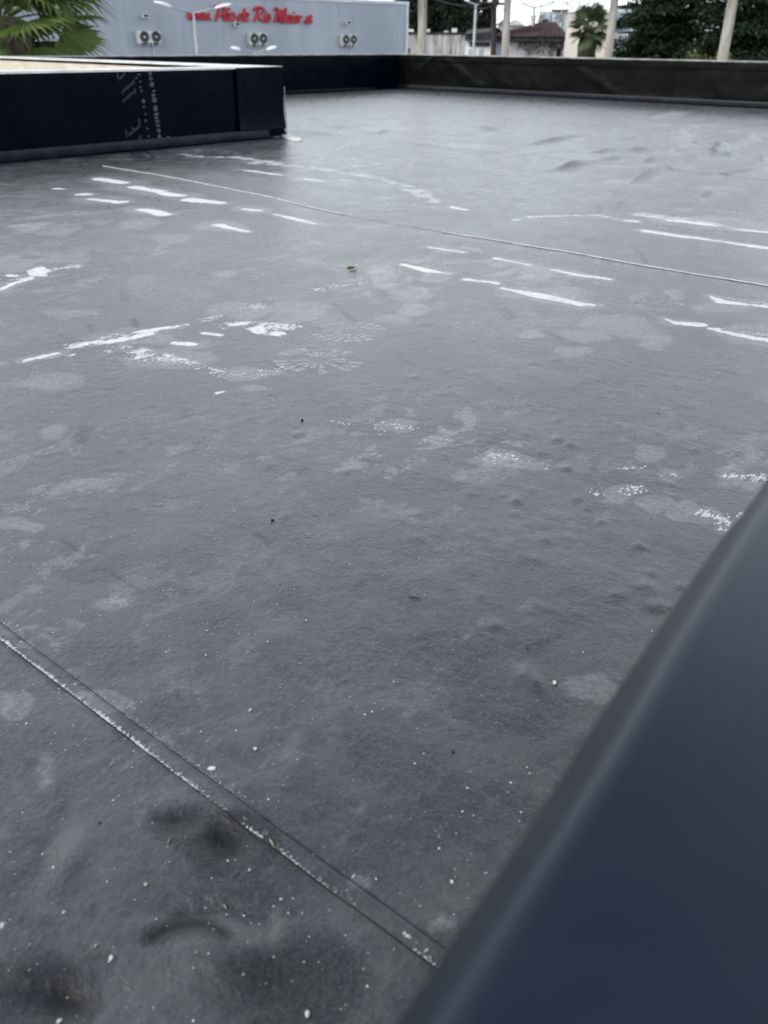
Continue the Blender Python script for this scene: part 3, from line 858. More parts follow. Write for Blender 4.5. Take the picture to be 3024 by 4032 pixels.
def parapet(label, p0, p1, nrm, cope, amp, seed, res, folds=(), z_top=P_H, round_r=.018, bare_top=False, cant=.05, bulge=False, mat=None, skirt=0.0):
    """wall between p0 and p1 whose membrane side looks along nrm (into the roof)"""
    p0 = np.array(p0, float); p1 = np.array(p1, float); nrm = np.array(nrm, float)
    L = np.linalg.norm(p1 - p0); d = (p1 - p0) / L
    t = thing('parapet_wall', label, 'wall', (float(p0[0]), float(p0[1]), 0.0))
    off = np.array([p0[0], p0[1]])

    def W(s, n, z):  # local to the thing
        q = d * s + nrm * n
        return (q[0], q[1], z)
    body = MB()
    corners = [W(0, -.04, 0), W(L, -.04, 0), W(L, -T_W, 0), W(0, -T_W, 0)]
    zt = z_top - .03
    vs = [(c[0], c[1], -4.5) for c in corners] + [(c[0], c[1], zt) for c in corners]
    body.add(vs, [(0, 1, 5, 4), (1, 2, 6, 5), (2, 3, 7, 6), (3, 0, 4, 7), (4, 5, 6, 7)])
    o = body.build('masonry', M_RENDER, t)
    # membrane: cant, face, rounded edge, a bit of top
    prof = [(cant + .06, .004), (cant + .02, .006), (cant, .010), (cant * .55, .026), (cant * .2, .042), (.004, .062)]
    zz = np.linspace(.075, z_top - round_r, 22)
    prof += [(.004, z) for z in zz]
    for k in range(1, 7):
        a = math.pi / 2 * k / 6
        prof.append((.004 - round_r + round_r * math.cos(a), z_top - round_r + round_r * math.sin(a)))
    if bare_top:
        prof += [(.004 - round_r - x, z_top + .0) for x in np.linspace(.02, T_W - .004, 10)]
    else:
        prof.append((-.03, z_top))
    prof = np.array(prof)
    S = np.array(res if hasattr(res, '__len__') else steps(0, L, res))
    SS, K = np.meshgrid(S, np.arange(len(prof)), indexing='ij')
    N = prof[K, 0].astype(float); Zv = prof[K, 1].astype(float)
    face = np.clip((Zv - .05) / .06, 0, 1) * (N > -.01)
    topw = (N <= -.01) * 1.0
    dis = wrinkle(SS + seed * 3.1, Zv, seed, amp)
    N2 = N + (dis + .002) * face
    Z2 = Zv + topw * (wrinkle(SS + 7, N, seed + 9, amp) * .35)
    for (s0, z0, s1, z1, w, h) in folds:
        dv = np.array([s1 - s0, z1 - z0]); L2 = dv @ dv
        tt = np.clip(((SS - s0) * dv[0] + (Zv - z0) * dv[1]) / L2, 0, 1)
        sd = ((SS - s0) * dv[1] - (Zv - z0) * dv[0]) / math.sqrt(L2)
        dist = np.hypot(SS - s0 - tt * dv[0], Zv - z0 - tt * dv[1])
        N2 += h * np.exp(-(dist / w) ** 2) * np.where(sd > 0, 1, np.exp(-(sd / (w * .35)) ** 2)) * face
    if bulge:
        N2 = N2 - .0065 * np.clip((Zv - .525) / .025, 0, 1) + .0135 * np.clip((.556 - Zv) / .036, 0, 1) * np.clip((Zv - .1) / .2, 0, 1)
        N2 = N2 + .003 * vnoise(SS, Zv * 0, 9.0, 88) * np.clip((Zv - .45) / .05, 0, 1)
        N2 = N2 + np.interp(SS - 4.0, [-.6, 0, .102, .255, .37, .48, .75, 1.3], [-.024, -.0210, -.007, .0095, .0215, .0325, .058, .072]) * np.clip((Zv - .1) / .3, 0, 1) * (N > -.08)
    co = np.stack([d[0] * SS + nrm[0] * N2, d[1] * SS + nrm[1] * N2, Z2], -1).reshape(-1, 3)
    ns, nk = SS.shape
    idx = np.arange(ns * nk).reshape(ns, nk)
    q = np.stack([idx[:-1, :-1], idx[1:, :-1], idx[1:, 1:], idx[:-1, 1:]], -1).reshape(-1, 4)
    if d[0] * nrm[1] - d[1] * nrm[0] > 0:
        q = q[:, ::-1]
    me = bpy.data.meshes.new('membrane_flashing')
    me.from_pydata(co.tolist(), [], q.tolist()); me.update()
    link('membrane_flashing', me, mat or M_WALLM, t, True)
    if skirt:
        bf = MB()
        for k in range(len(S) - 1):
            o_ = .006 * vnoise(np.array([S[k], S[k + 1]]), np.array([.2, .2]), 3.0, seed + 5)
            q_ = []
            for (nn_, zz_) in ((skirt, .012), (cant + .012, .016), (.022, .075)):
                q_.append([W(S[k], nn_ + o_[0], zz_), W(S[k + 1], nn_ + o_[1], zz_)])
            bf.add([q_[0][0], q_[0][1], q_[1][1], q_[1][0], q_[2][1], q_[2][0]], [(0, 1, 2, 3), (3, 2, 4, 5)])
        bf.build('base_flashing', M_SKIRT, t, True)
    if cope is not None:
        c = MB()
        n_seg = max(1, int(L / 2.4))
        for k in range(n_seg):
            c2 = MB()
            a0 = L * k / n_seg + .003; a1 = L * (k + 1) / n_seg - .003
            lo, hi = W(a0, .016, 0), W(a1, -T_W - .012, 0)
            x0, x1 = sorted((lo[0], hi[0])); y0, y1 = sorted((lo[1], hi[1]))
            c2.box((x0, y0, z_top - .004), (x1, y1, z_top + .010 + .002 * random.random()))
            c2.build('coping', cope, t)
    return t, W


front, Wf = parapet('dark rubber-clad parapet at left with white coping and faint print', (-4.0, Y_F), (5.66, Y_F), (0, -1), M_COPE, .30, 11,
                    steps(0, 9.66, .06), z_top=.575, cant=.025, skirt=.11)
side, Ws = parapet('cream rendered parapet running back from the left corner', (X_C, Y_F), (X_C, Y_B + T_W), (1, 0), M_COPE, .4, 21, .08)
# end face of the side wall towards the camera
e = MB()
e.box((-T_W + .0, -.006, 0.004), (0.003, .0, P_H - .006))
e.build('end_flashing', M_WALLM, side)
back, Wb = parapet('far parapet with sky-tinted black face below the white warehouse', (X_C + .03, Y_B), (X_R, Y_B), (0, -1), M_COPE_G, .5, 31, .06, cant=.03,
                   folds=[(1.0, .1, 1.1, .5, .06, .006), (4.6, .5, 4.9, .1, .08, .006)])
Lr = Y_B + T_W + .30
right, Wr = parapet('long wrinkled charcoal parapet closing the right side', (X_R, Y_B + T_W), (X_R, -.30), (-1, 0), M_COPE_G, 2.0, 41, .05, cant=.035, mat=M_WALLG, skirt=.16,
                    folds=[(.42, .18, 1.02, .54, .05, 0.0138), (1.45, .48, 2.15, .12, .12, 0.0165), (1.75, .25, 1.95, .12, .08, 0.0110), (3.0, .45, 3.3, .2, .06, 0.0077),
                           (4.1, .42, 4.7, .14, .09, 0.0121), (4.5, .30, 4.6, .2, .09, 0.0110), (5.6, .5, 5.7, .1, .06, 0.0077), (6.3, .4, 6.5, .15, .08, 0.0110),
                           (7.1, .2, 7.4, .45, .08, 0.0110), (0.24, .02, .30, .5, .03, 0.0110), (2.6, .2, 2.9, .12, .07, 0.0077)])
lap = MB()
for k in range(60):
    s0_, s1_ = .1 + 11.6 * k / 60, .1 + 11.6 * (k + 1) / 60
    z_ = .475 + .006 * math.sin(k * .7)
    o0, o1 = .026 + .006 * math.sin(k * .9), .026 + .006 * math.sin((k + 1) * .9)
    lap.add([Wr(s0_, o0, z_ - .012), Wr(s1_, o1, z_ - .012), Wr(s1_, o1 + .004, z_ + .012), Wr(s0_, o0 + .004, z_ + .012)], [(0, 1, 2, 3)])
lap.build('lap_strip', M_WALLG, right)
near_s = steps(0, 3.6, .05)[:-1] + steps(3.6, 5.2, .008)[:-1] + steps(5.2, 17.55, .05, .15)
near, Wn = parapet('smooth sky-tinted parapet filling the lower right corner', (-4.0, Y_IN), (X_R - .02, Y_IN), (0, 1), None, .15, 51, near_s, mat=M_WALLN,
                   z_top=.57, round_r=.014, bare_top=True, cant=.03, bulge=True)
left, Wl = parapet('parapet behind the photographer at the roof end', (-4.0, -.13), (-4.0, Y_F - .01), (1, 0), M_COPE_G, .6, 61, .15)
# corner patch on the notch wall (a loose square of membrane with a thick edge)
pt = MB()
A0, A1, A2, A3 = on_plane(925, 268, (0, Y_F - .012, 0), (0, 1, 0)), on_plane(1108, 262, (0, Y_F - .012, 0), (0, 1, 0)), on_plane(1119, 505, (0, Y_F - .012, 0), (0, 1, 0)), on_plane(938, 512, (0, Y_F - .012, 0), (0, 1, 0))
nu, nv = 16, 12
vs, fs = [], []
for i in range(nu + 1):
    for j in range(nv + 1):
        u, v = i / nu, j / nv
        q = (A0 * (1 - u) + A1 * u) * (1 - v) + (A3 * (1 - u) + A2 * u) * v
        out = .012 + .010 * math.exp(-((u - .0) / .08) ** 2) + .018 * v ** 6 + .004 * vnoise(np.array([u * 3.]), np.array([v * 3.]), 1, 77)[0]
        vs.append((q[0] - side.location.x, Y_F - .008 - out - side.location.y, q[2]))
for i in range(nu):
    for j in range(nv):
        a = i * (nv + 1) + j
        fs.append((a, a + nv + 1, a + nv + 2, a + 1))
pt.add(vs, fs)
# thickness: edge skirts back to the wall
for j in range(nv):
    a, b = vs[j], vs[j + 1]
    pt.add([a, b, (b[0], Y_F - side.location.y - .004, b[2]), (a[0], Y_F - side.location.y - .004, a[2])], [(0, 1, 2, 3)])
for i in range(nu):
    a, b = vs[i * (nv + 1) + nv], vs[(i + 1) * (nv + 1) + nv]
    pt.add([a, b, (b[0], Y_F - side.location.y - .004, b[2] - .01), (a[0], Y_F - side.location.y - .004, a[2] - .01)], [(3, 2, 1, 0)])
pt.build('corner_patch', M_WALLM, side)
# peeling white-edged flap at the foot of the corner
fl = MB()
fp = [(1098, 528), (1126, 528), (1150, 537), (1190, 552), (1180, 558), (1150, 556), (1120, 545)]
top = [floor_pt(*q, dz=.012) for q in fp]; bot = [floor_pt(*q, dz=.001) for q in fp]
n = len(fp)
fl.add([np.array(q) - np.array(side.location) for q in top + bot], [tuple(range(n - 1, -1, -1))] + [(k, (k + 1) % n, n + (k + 1) % n, n + k) for k in range(n)])
fl.build('peeling_flap', M_COPE, side)
cs = MB()
q0 = np.array([X_C + .014, Y_F - .014, 0])
cs.tube([(q0[0] - side.location.x, q0[1] - side.location.y, .02), (q0[0] - side.location.x, q0[1] - side.location.y, .42)], .006, 6)
cs.build('edge_sealant', M_COPE_G, side)


# printing on the notch wall and the roof beside it
def zT(x, y): return (420 + x / 5.184, 250 + y / 5.184)


def wall_or_floor(p):
    q = on_plane(*p, (0, Y_F - .009, 0), (0, 1, 0))
    if q[2] > .06:
        return q, np.array([0, -1., 0])
    q = floor_pt(*p, dz=.003)
    return q, np.array([0, 0, 1.])


STROKES = [
    [[(215, 165), (235, 330), (360, 230), (345, 150)]],
    [[(545, 330), (560, 430)], [(545, 390), (290, 600)], [(280, 590), (345, 612)]],
    [[(568, 500), (582, 628)], [(560, 580), (330, 770)], [(310, 760), (370, 785)]],
    [[(655, 1120), (675, 1275), (410, 1490), (390, 1350)], [(520, 1290), (545, 1380)]],
    [[(705, 1470), (620, 1640)]],
    [[(490, 1810), (590, 1720), (590, 1660), (530, 1610), (470, 1660), (440, 1730), (490, 1810), (580, 1890), (740, 1780)], [(600, 1690), (720, 1600)], [(620, 1770), (660, 1820)]],
    [[(620, 1880), (640, 1930), (720, 1930), (760, 1890), (700, 1850)], [(720, 1800), (760, 1770), (850, 1830), (950, 1910), (820, 1980)]],
]
for glyph in STROKES:
    b = MB()
    for st in glyph:
        for i in range(len(st) - 1):
            for s in range(5):   # short pieces so that a stroke can bend from wall to roof
                f0, f1 = s / 5, (s + 1) / 5
                pa = zT(st[i][0] + (st[i + 1][0] - st[i][0]) * f0, st[i][1] + (st[i + 1][1] - st[i][1]) * f0)
                pb = zT(st[i][0] + (st[i + 1][0] - st[i][0]) * f1, st[i][1] + (st[i + 1][1] - st[i][1]) * f1)
                (qa, na), (qb, nb) = wall_or_floor(pa), wall_or_floor(pb)
                if abs(na[2] - nb[2]) > .1:
                    continue
                dv = qb - qa; sd = np.cross(dv, na); sd /= np.linalg.norm(sd) + 1e-9
                w = .009 if na[2] < .5 else .014
                b.add([np.array(v) - np.array(front.location) for v in (qa - sd * w, qb - sd * w, qb + sd * w, qa + sd * w)], [(0, 1, 2, 3)])
    b.build('printed_letter', M_PRINT, front)

# splashes running down the same wall
for x, y, rx, ry in [(885, 190, 34, 55), (903, 312, 36, 26), (922, 428, 42, 40), (955, 640, 36, 24), (968, 742, 42, 44), (1000, 915, 38, 50), (1008, 1036, 44, 28),
                     (1016, 1112, 40, 24), (1035, 1184, 40, 24), (1050, 1266, 42, 28), (1062, 1370, 34, 38), (1075, 1486, 32, 40),
                     (660, 228, 22, 18), (604, 292, 20, 18), (685, 372, 18, 16), (690, 484, 20, 16), (712, 558, 20, 18), (750, 770, 30, 42), (760, 884, 22, 22),
                     (800, 1172, 22, 22), (792, 1036, 18, 14), (825, 1330, 20, 18), (855, 1485, 22, 16), (960, 565, 30, 16), (1265, 1520, 46, 30)]:
    c = on_plane(*zT(x, y), (0, Y_F - .009, 0), (0, 1, 0))
    if c[2] < .06:
        continue
    s = 1 / 5.184 / FPX * np.linalg.norm(c - EYE)
    b = MB(); n = 12
    ring = []
    for k in range(n):
        a = 2 * math.pi * k / n; j = .85 + .3 * random.random()
        ring.append(np.array([c[0] + math.cos(a) * rx * s * j * 1.25, c[1], c[2] + math.sin(a) * ry * s * j]))
    rg = [q - np.array(front.location) for q in ring] + [np.array([c[0], c[1] - .004, c[2]]) - np.array(front.location)]
    b.add(rg, [(k, (k + 1) % n, n) for k in range(n)])
    b.build('splash', M_SPLASH, front, True)

# ------------------------------------------------------------------ grit, pebbles and litter on the roof
M_GRITW = simple('pale_grit', (0.45, 0.44, 0.41), (0.78, 0.77, 0.73), 200, .8, .3)
M_GRITB = simple('black_grit', (0.010, 0.010, 0.011), (0.03, 0.03, 0.03), 200, .6, .4)
ICO_V = [(0, 0, 1), (.9, 0, .3), (.28, .85, .3), (-.73, .53, .3), (-.73, -.53, .3), (.28, -.85, .3), (0, 0, -.3)]
ICO_F = [(0, 1, 2), (0, 2, 3), (0, 3, 4), (0, 4, 5), (0, 5, 1), (6, 2, 1), (6, 3, 2), (6, 4, 3), (6, 5, 4), (6, 1, 5)]


def grains(n, rmin, rmax, boxx, boxy, dens=None):
    b = MB()
    X = rng.uniform(*boxx, n); Y = rng.uniform(*boxy, n)
    if dens is not None:
        k = rng.random(n) < dens(X, Y); X, Y = X[k], Y[k]
    Z = height(X, Y)
    R = rmin + (rmax - rmin) * rng.random(len(X)) ** 3.2
    for x, y, z, r in zip(X, Y, Z, R):
        a = random.random() * 6.28; ca, sa = math.cos(a), math.sin(a)
        sx = random.uniform(.7, 1.3)
        b.add([(x + r * sx * (v[0] * ca - v[1] * sa), y + r * (v[0] * sa + v[1] * ca), z + r * v[2] * .8 + r * .15) for v in ICO_V], ICO_F)
    return b


def patchy(X, Y):
    n = vnoise(X, Y, 1.7, 91) + vnoise(X, Y, 5, 92) * .7 + .42
    return np.clip(n, .04, 1)


o = grains(11000, .0008, .0020, (.1, 3.2), (.2, 3.4), patchy).build('pale_grit', M_GRITW); o['kind'] = 'stuff'
o['label'] = 'tiny pale grit grains scattered over the dusty black roof'
o = grains(900, .0004, .0014, (.0, .9), (.2, 1.5)).build('fine_grit', M_GRITW); o['kind'] = 'stuff'
o['label'] = 'finest pale grit on the roof near the bottom edge'
o = grains(420, .0008, .0024, (.1, 4.5), (.2, 4.6)).build('black_grit', M_GRITB); o['kind'] = 'stuff'
o['label'] = 'small black crumbs scattered over the roof'


def pebble(px, py, r, mat, label, flat=.7):
    p = floor_pt(px, py)
    b = MB()
    V, F = [], []
    rows, cols = 5, 8
    for i in range(1, rows):
        th = math.pi * i / rows
        for k in range(cols):
            ph = 2 * math.pi * k / cols
            j = .82 + .34 * random.random()
            V.append((r * j * 1.15 * math.sin(th) * math.cos(ph), r * j * .85 * math.sin(th) * math.sin(ph), r * flat * j * math.cos(th) + r * flat * .8))
    V += [(0, 0, r * flat * 1.75), (0, 0, -.0003)]
    for i in range(rows - 2):
        for k in range(cols):
            k2 = (k + 1) % cols
            F.append((i * cols + k, (i + 1) * cols + k, (i + 1) * cols + k2, i * cols + k2))
    n = (rows - 1) * cols
    for k in range(cols):
        k2 = (k + 1) % cols
        F.append((n, k, k2)); F.append((n + 1, (rows - 2) * cols + k2, (rows - 2) * cols + k))
    b.add(V, F)
    o = b.build('pebble', mat, None, True)
    o.location = p; o.rotation_euler = (0, 0, random.random() * 6)
    return tag(o, label, 'pebble', 'loose pebbles on the roof')


M_PEBY = simple('ochre_stone', (0.36, 0.33, 0.26), (0.52, 0.49, 0.40), 150, .8, .3)
pebble(1212, 3995, .0032, M_GRITW, 'round white pebble at the bottom edge of the roof')
pebble(577, 3490, .0026, M_PEBY, 'yellowish pebble above the dark arc-shaped blister')
pebble(441, 3778, .0028, M_GRITW, 'white pebble left of the dark arc-shaped blister')
pebble(233, 4015, .0026, M_GRITW, 'white pebble in the bottom left corner of the roof')
pebble(380, 3730, .0019, M_PEBY, 'small orange pebble left of the arc-shaped blister')
pebble(2184, 2696, .0036, M_GRITW, 'cream pebble nearest the big blue-black parapet')
pebble(1008, 2955, .0028, M_GRITW, 'white pebble right of the white flake beyond the seam')
pebble(1056, 2530, .0018, M_GRITW, 'small white pebble alone in mid roof below centre')
pebble(1780, 3480, .0023, M_GRITW, 'pale pebble beside the far end of the near seam')
pebble(987, 2802, .0024, M_GRITW, 'white pebble on bare rubber above the white flake')
pebble(1073, 2056, .0034, M_GRITB, 'black crumb in the middle of the roof')
pebble(1190, 1655, .0040, M_GRITB, 'black crumb above the centre of the roof')
pebble(1782, 3000 - 28, .0022, M_GRITB, 'black crumb low on the right of the roof')
# white flake
p = floor_pt(835, 3031)
b = MB(); n = 9
ring = [(math.cos(6.283 * k / n) * .0058 * random.uniform(.8, 1.1), math.sin(6.283 * k / n) * .0034 * random.uniform(.8, 1.1)) for k in range(n)]
b.add([(x, y, .0005) for x, y in ring] + [(x * .8, y * .8, .002) for x, y in ring], [tuple(range(n, 2 * n))] + [(k, (k + 1) % n, n + (k + 1) % n, n + k) for k in range(n)])
o = b.build('flake', M_SPLASH_W); o.location = p; o.rotation_euler = (0, 0, -.9)
tag(o, 'white oval flake lying just beyond the near seam', 'flake')
M_STRAW = simple('dry_straw', (0.30, 0.25, 0.18), (0.46, 0.40, 0.30), 100, .7, .3)


def straw(a, c, r, label, name='straw', mat=None):
    A, B = floor_pt(*a), floor_pt(*c)
    base = A.copy()
    pts = [(A - base) * (1 - t) + (B - base) * t + np.array([0, 0, r + .004 * t * (1 - t)]) for t in (0, .25, .5, .75, 1)]
    b = MB(); b.tube(pts, [r * .5, r, r, r * .8, r * .3], 6)
    o = b.build(name, mat or M_STRAW, None, True); o.location = base
    return tag(o, label, name)


straw((662, 3330), (675, 3305), .0009, 'short pale straw below the seam left of the dark dent')
straw((1062, 3312), (1082, 3348), .0011, 'brownish straw lying against the near seam')
straw((1605, 2354), (1660, 2364), .0010, 'dark thin twig lying in the lower middle of the roof', 'twig', M_GRITB)
straw((880, 3560), (892, 3575), .0009, 'tiny pale straw right above the arc-shaped blister')
lf = MB()
p = floor_pt(1387, 1059)
lf.add([(-.03, 0, .004), (-.008, .016, .012), (.03, .004, .006), (.006, -.016, .013), (0, 0, .003)], [(0, 4, 1), (1, 4, 2), (2, 4, 3), (3, 4, 0)])
o = lf.build('dry_leaf', simple('brown_leaf', (.07, .04, .02), (.14, .08, .04), 60)); o.location = p
tag(o, 'small brown dry leaf in the middle of the roof', 'leaf')

# ------------------------------------------------------------------ background
GZ = -4.5
Wd = 60.0
PR = at(1603, 140, Wd)
hd = ray(6290, 205); hd = np.array([hd[0], hd[1], 0]); hd /= np.linalg.norm(hd)      # along the warehouse, to the right
FN = np.array([hd[1], -hd[0], 0])       # out of the facade, towards the roof
if np.dot(FN, EYE - PR) < 0:
    FN = -FN
PR[2] = 0


def fac(px, py, out=0.0):
    return on_plane(px, py, PR + FN * out, FN)


def fs_(px, py):   # facade coordinates: distance left of the right end, height
    q = fac(px, py)
    return float(np.dot(q - PR, hd)), float(q[2])


Z_TOP = float(fac(1603, 10)[2])
M_SIDING = NT('white_siding')
_a = M_SIDING.noise(.35, 5, .6, stretch=(1, 1, .25)); _b = M_SIDING.noise(2.2, 6, .65, stretch=(1, 1, .12))
_c = M_SIDING.mix(M_SIDING.ramp(_a, .35, .65), (.36, .395, .45), (.45, .485, .54))
_c = M_SIDING.mix(M_SIDING.math('MULTIPLY', M_SIDING.ramp(_b, .55, .75), .35), _c, (.25, .25, .26))
M_SIDING = M_SIDING.fin(_c, .55, None, .4)
M_TRIM = simple('light_trim', (.5, .53, .57), (.66, .69, .72), .8, .5)
M_DARKROOF = simple('dark_sheet_roof', (.10, .10, .11), (.18, .18, .19), .5, .7)
ware = thing('warehouse', 'long white ribbed metal warehouse carrying the red lettering', 'building', tuple(PR[:2]) + (GZ,))
RW = np.array(ware.location)


def FW(s, out, z):     # facade coords -> local of the warehouse
    q = PR + hd * s + FN * out
    return (q[0] - RW[0], q[1] - RW[1], z - RW[2])


L_W = 46.0
b = MB()
z = GZ; vs = []; k = 0
prof = []
while z < Z_TOP:
    prof += [(0, z), (0, z + .045), (.022, z + .055), (.022, z + .085)]
    z += .095
prof = [p for p in prof if p[1] < Z_TOP] + [(0, Z_TOP)]
for s in (-L_W, 0.0):
    for o_, zz in prof:
        vs.append(FW(s, o_, zz))
n = len(prof)
b.add(vs, [(k, n + k, n + k + 1, k + 1) for k in range(n - 1)])
b.build('ribbed_wall', M_SIDING, ware)
b = MB(); b.box((0, -.02, 0), (0, 0, 0))
b = MB()
def wq(s, d_, z): return FW(s, d_, z)
b.add([wq(0, 0, GZ), wq(0, -25, GZ), wq(0, -25, Z_TOP), wq(0, 0, Z_TOP), wq(-L_W, 0, GZ), wq(-L_W, -25, GZ), wq(-L_W, -25, Z_TOP), wq(-L_W, 0, Z_TOP)],
      [(0, 1, 2, 3), (1, 5, 6, 2), (5, 4, 7, 6)])
b.build('end_wall', M_SIDING, ware)
b = MB(); b.add([wq(0, .02, Z_TOP + .02), wq(-L_W, .02, Z_TOP + .02), wq(-L_W, -25, Z_TOP + .3), wq(0, -25, Z_TOP + .3)], [(0, 1, 2, 3)])
b.build('roof', M_DARKROOF, ware)


def fbox(b, s0, s1, o0, o1, z0, z1, base=RW):
    b.box((s0, o0, z0), (s1, o1, z1), lambda s, o_, zz: tuple(np.array([*(PR + hd * s + FN * o_)[:2], zz]) - base))


b = MB(); fbox(b, -L_W, .06, .024, .07, Z_TOP - .12, Z_TOP + .05); b.build('eaves_trim', M_TRIM, ware)
b = MB(); fbox(b, -.16, .05, .024, .06, GZ, Z_TOP - .125); b.build('corner_trim', M_TRIM, ware)
# small wall fittings
M_DARK = simple('dark_metal', (.02, .02, .022), (.05, .05, .052), 3, .5)
M_ACW = simple('air_con_white', (.62, .62, .58), (.76, .76, .73), 2, .5)
M_GALV0 = simple('fan_guard_wire', (.16, .16, .16), (.26, .26, .26), 2, .5)
M_ACB = simple('air_con_blue_white', (.66, .71, .78), (.76, .8, .86), 2, .5)
for px, py, lab in [(565, 61, 'small grey spotlight high on the warehouse above the left air conditioners'), (923, 94, 'small grey spotlight under the red lettering'),
                    (1361, 88, 'small grey spotlight above the right air conditioners')]:
    s, z = fs_(px, py)
    q = PR + hd * s + FN * .03; q[2] = z
    t = thing('wall_spotlight', lab, 'lamp', tuple(q), 0, 'spotlights on the warehouse')
    b = MB(); fbox(b, s - .05, s + .05, .026, .20, z - .03, z + .03, q); b.build('bracket', M_TRIM, t)
    b = MB(); fbox(b, s - .16, s + .16, .205, .34, z - .10, z + .07, q); b.build('lamp_head', M_ACW, t)
    b = MB(); fbox(b, s - .13, s + .13, .341, .346, z - .07, z + .04, q); b.build('lens', M_DARK, t)

AC = [(529, 578, 121, 168, 'left condenser of the left pair on the warehouse wall'), (579, 620, 121, 168, 'right condenser of the left pair on the warehouse wall'),
      (970, 1004, 130, 174, 'left condenser of the middle pair below the lettering'), (1006, 1038, 130, 174, 'right condenser of the middle pair below the lettering'),
      (1334, 1362, 136, 175, 'left condenser of the right pair on the warehouse wall'), (1365, 1391, 136, 175, 'right condenser of the right pair on the warehouse wall')]
for x0, x1, y0, y1, lab in AC:
    s0, z1 = fs_(x0, y0); s1, _ = fs_(x1, y0); _, z0 = fs_(x0, y1)
    q = PR + hd * s0 + FN * .03; q[2] = z0
    t = thing('air_conditioner', lab, 'air conditioner', tuple(q), 0, 'air conditioners on the warehouse')
    # the casing is 0.32 deep, so its face stands out of the wall
    b = MB(); fbox(b, s0, s1, .05, .34, z0, z1, q); b.build('casing', M_ACW, t)
    c = (s0 + s1) / 2 + .02; r = min(s1 - s0, z1 - z0) * .46; zc = (z0 + z1) / 2
    ctr = PR + hd * c + FN * .343; ctr[2] = zc
    b = MB(); b.disc(ctr - q, hd * r, np.array([0, 0, r]), 20, FN, .012); b.build('fan_opening', M_DARK, t)
    b = MB()
    ring = []
    for k in range(21):
        a = 2 * math.pi * k / 20
        ring.append(ctr - q + FN * .016 + hd * (math.cos(a) * r * 1.03) + np.array([0, 0, math.sin(a) * r * 1.03]))
    b.tube(ring, .018, 6, False); b.build('fan_ring', M_GALV0, t)
    b = MB(); b.disc(ctr - q + FN * .013, hd * r * .18, np.array([0, 0, r * .18]), 12, FN, .03); b.build('fan_hub', M_ACB, t)
    for sa in (s0 + .06, s1 - .12):
        b = MB(); fbox(b, sa, sa + .06, .026, .30, z0 - .10, z0 - .01, q); b.build('wall_bracket', M_TRIM, t)

b = MB()
for px, y0, y1 in [(600, 172, 214), (1020, 178, 216), (1380, 180, 216)]:
    s, z = fs_(px, y0)
    q = PR + hd * s + FN * .05; q[2] = GZ
    o = MB(); o.tube([(0, 0, 0), (0, 0, z - GZ)], .03, 6); o = o.build('drain_pipe', M_TRIM, ware, True); o.location = q - RW
for k in range(1, 9):
    b = MB(); fbox(b, -5.1 * k - .02, -5.1 * k + .02, .0245, .034, GZ, Z_TOP - .125); b.build('panel_joint', M_SIDING, ware)

# the red lettering, brush script, every letter a raised piece
M_RED = simple('red_letter', (.42, .012, .03), (.52, .02, .045), 2, .45, .4)
s_mid, z_mid = fs_(980, 80)
q0 = PR + hd * s_mid; q0[2] = z_mid
sign = thing('shop_sign', 'red brush-script lettering www.Pão de Rio Maior.pt on the warehouse', 'sign', tuple(q0))


def zS(x, y): return (700 + x / 3.016, y / 3.016)


def letter(box, strokes, th):
    """strokes in 0..1 of the box given in zoom pixels (x0, y_top, x1, y_bottom)"""
    b = MB()
    x0, y0, x1, y1 = box
    for st, kk in strokes:
        pts = []
        # smooth the stroke
        P = [np.array(p, float) for p in st]
        fine = []
        for i in range(len(P) - 1):
            p_1 = P[max(i - 1, 0)]; p0_ = P[i]; p1_ = P[i + 1]; p2_ = P[min(i + 2, len(P) - 1)]
            for k in range(5):
                t = k / 5
                fine.append(.5 * ((2 * p0_) + (-p_1 + p1_) * t + (2 * p_1 - 5 * p0_ + 4 * p1_ - p2_) * t * t + (-p_1 + 3 * p0_ - 3 * p1_ + p2_) * t ** 3))
        fine.append(P[-1])
        for u, v in fine:
            s, z = fs_(*zS(x0 + (x1 - x0) * u, y0 + (y1 - y0) * v))
            pts.append((s, z))
        w = th * kk
        n = len(pts)
        L, R_ = [], []
        for i, (s, z) in enumerate(pts):
            a = np.array(pts[max(i - 1, 0)]); c = np.array(pts[min(i + 1, n - 1)])
            d = c - a; d = d / (np.linalg.norm(d) + 1e-9)
            nn = np.array([-d[1], d[0]])
            ww = w * (.8 + .4 * abs(d[1]))
            L.append((s + nn[0] * ww, z + nn[1] * ww)); R_.append((s - nn[0] * ww, z - nn[1] * ww))
        vs = []
        for o_ in (.06, .16):
            for side_ in (L, R_):
                for s, z in side_:
                    q = PR + hd * s + FN * (o_ + .0015 * len(b.f) / 40); vs.append((q[0] - q0[0], q[1] - q0[1], z - q0[2]))
        fs = []
        for i in range(n - 1):
            fs += [(2 * n + i, 2 * n + i + 1, 3 * n + i + 1, 3 * n + i), (i, 2 * n + i, 2 * n + i + 1, i + 1), (n + i, n + i + 1, 3 * n + i + 1, 3 * n + i)]
        fs += [(0, n, 3 * n, 2 * n), (n - 1, 3 * n - 1, 4 * n - 1, 2 * n - 1)]
        b.add(vs, fs)
    b.build('letter', M_RED, sign)


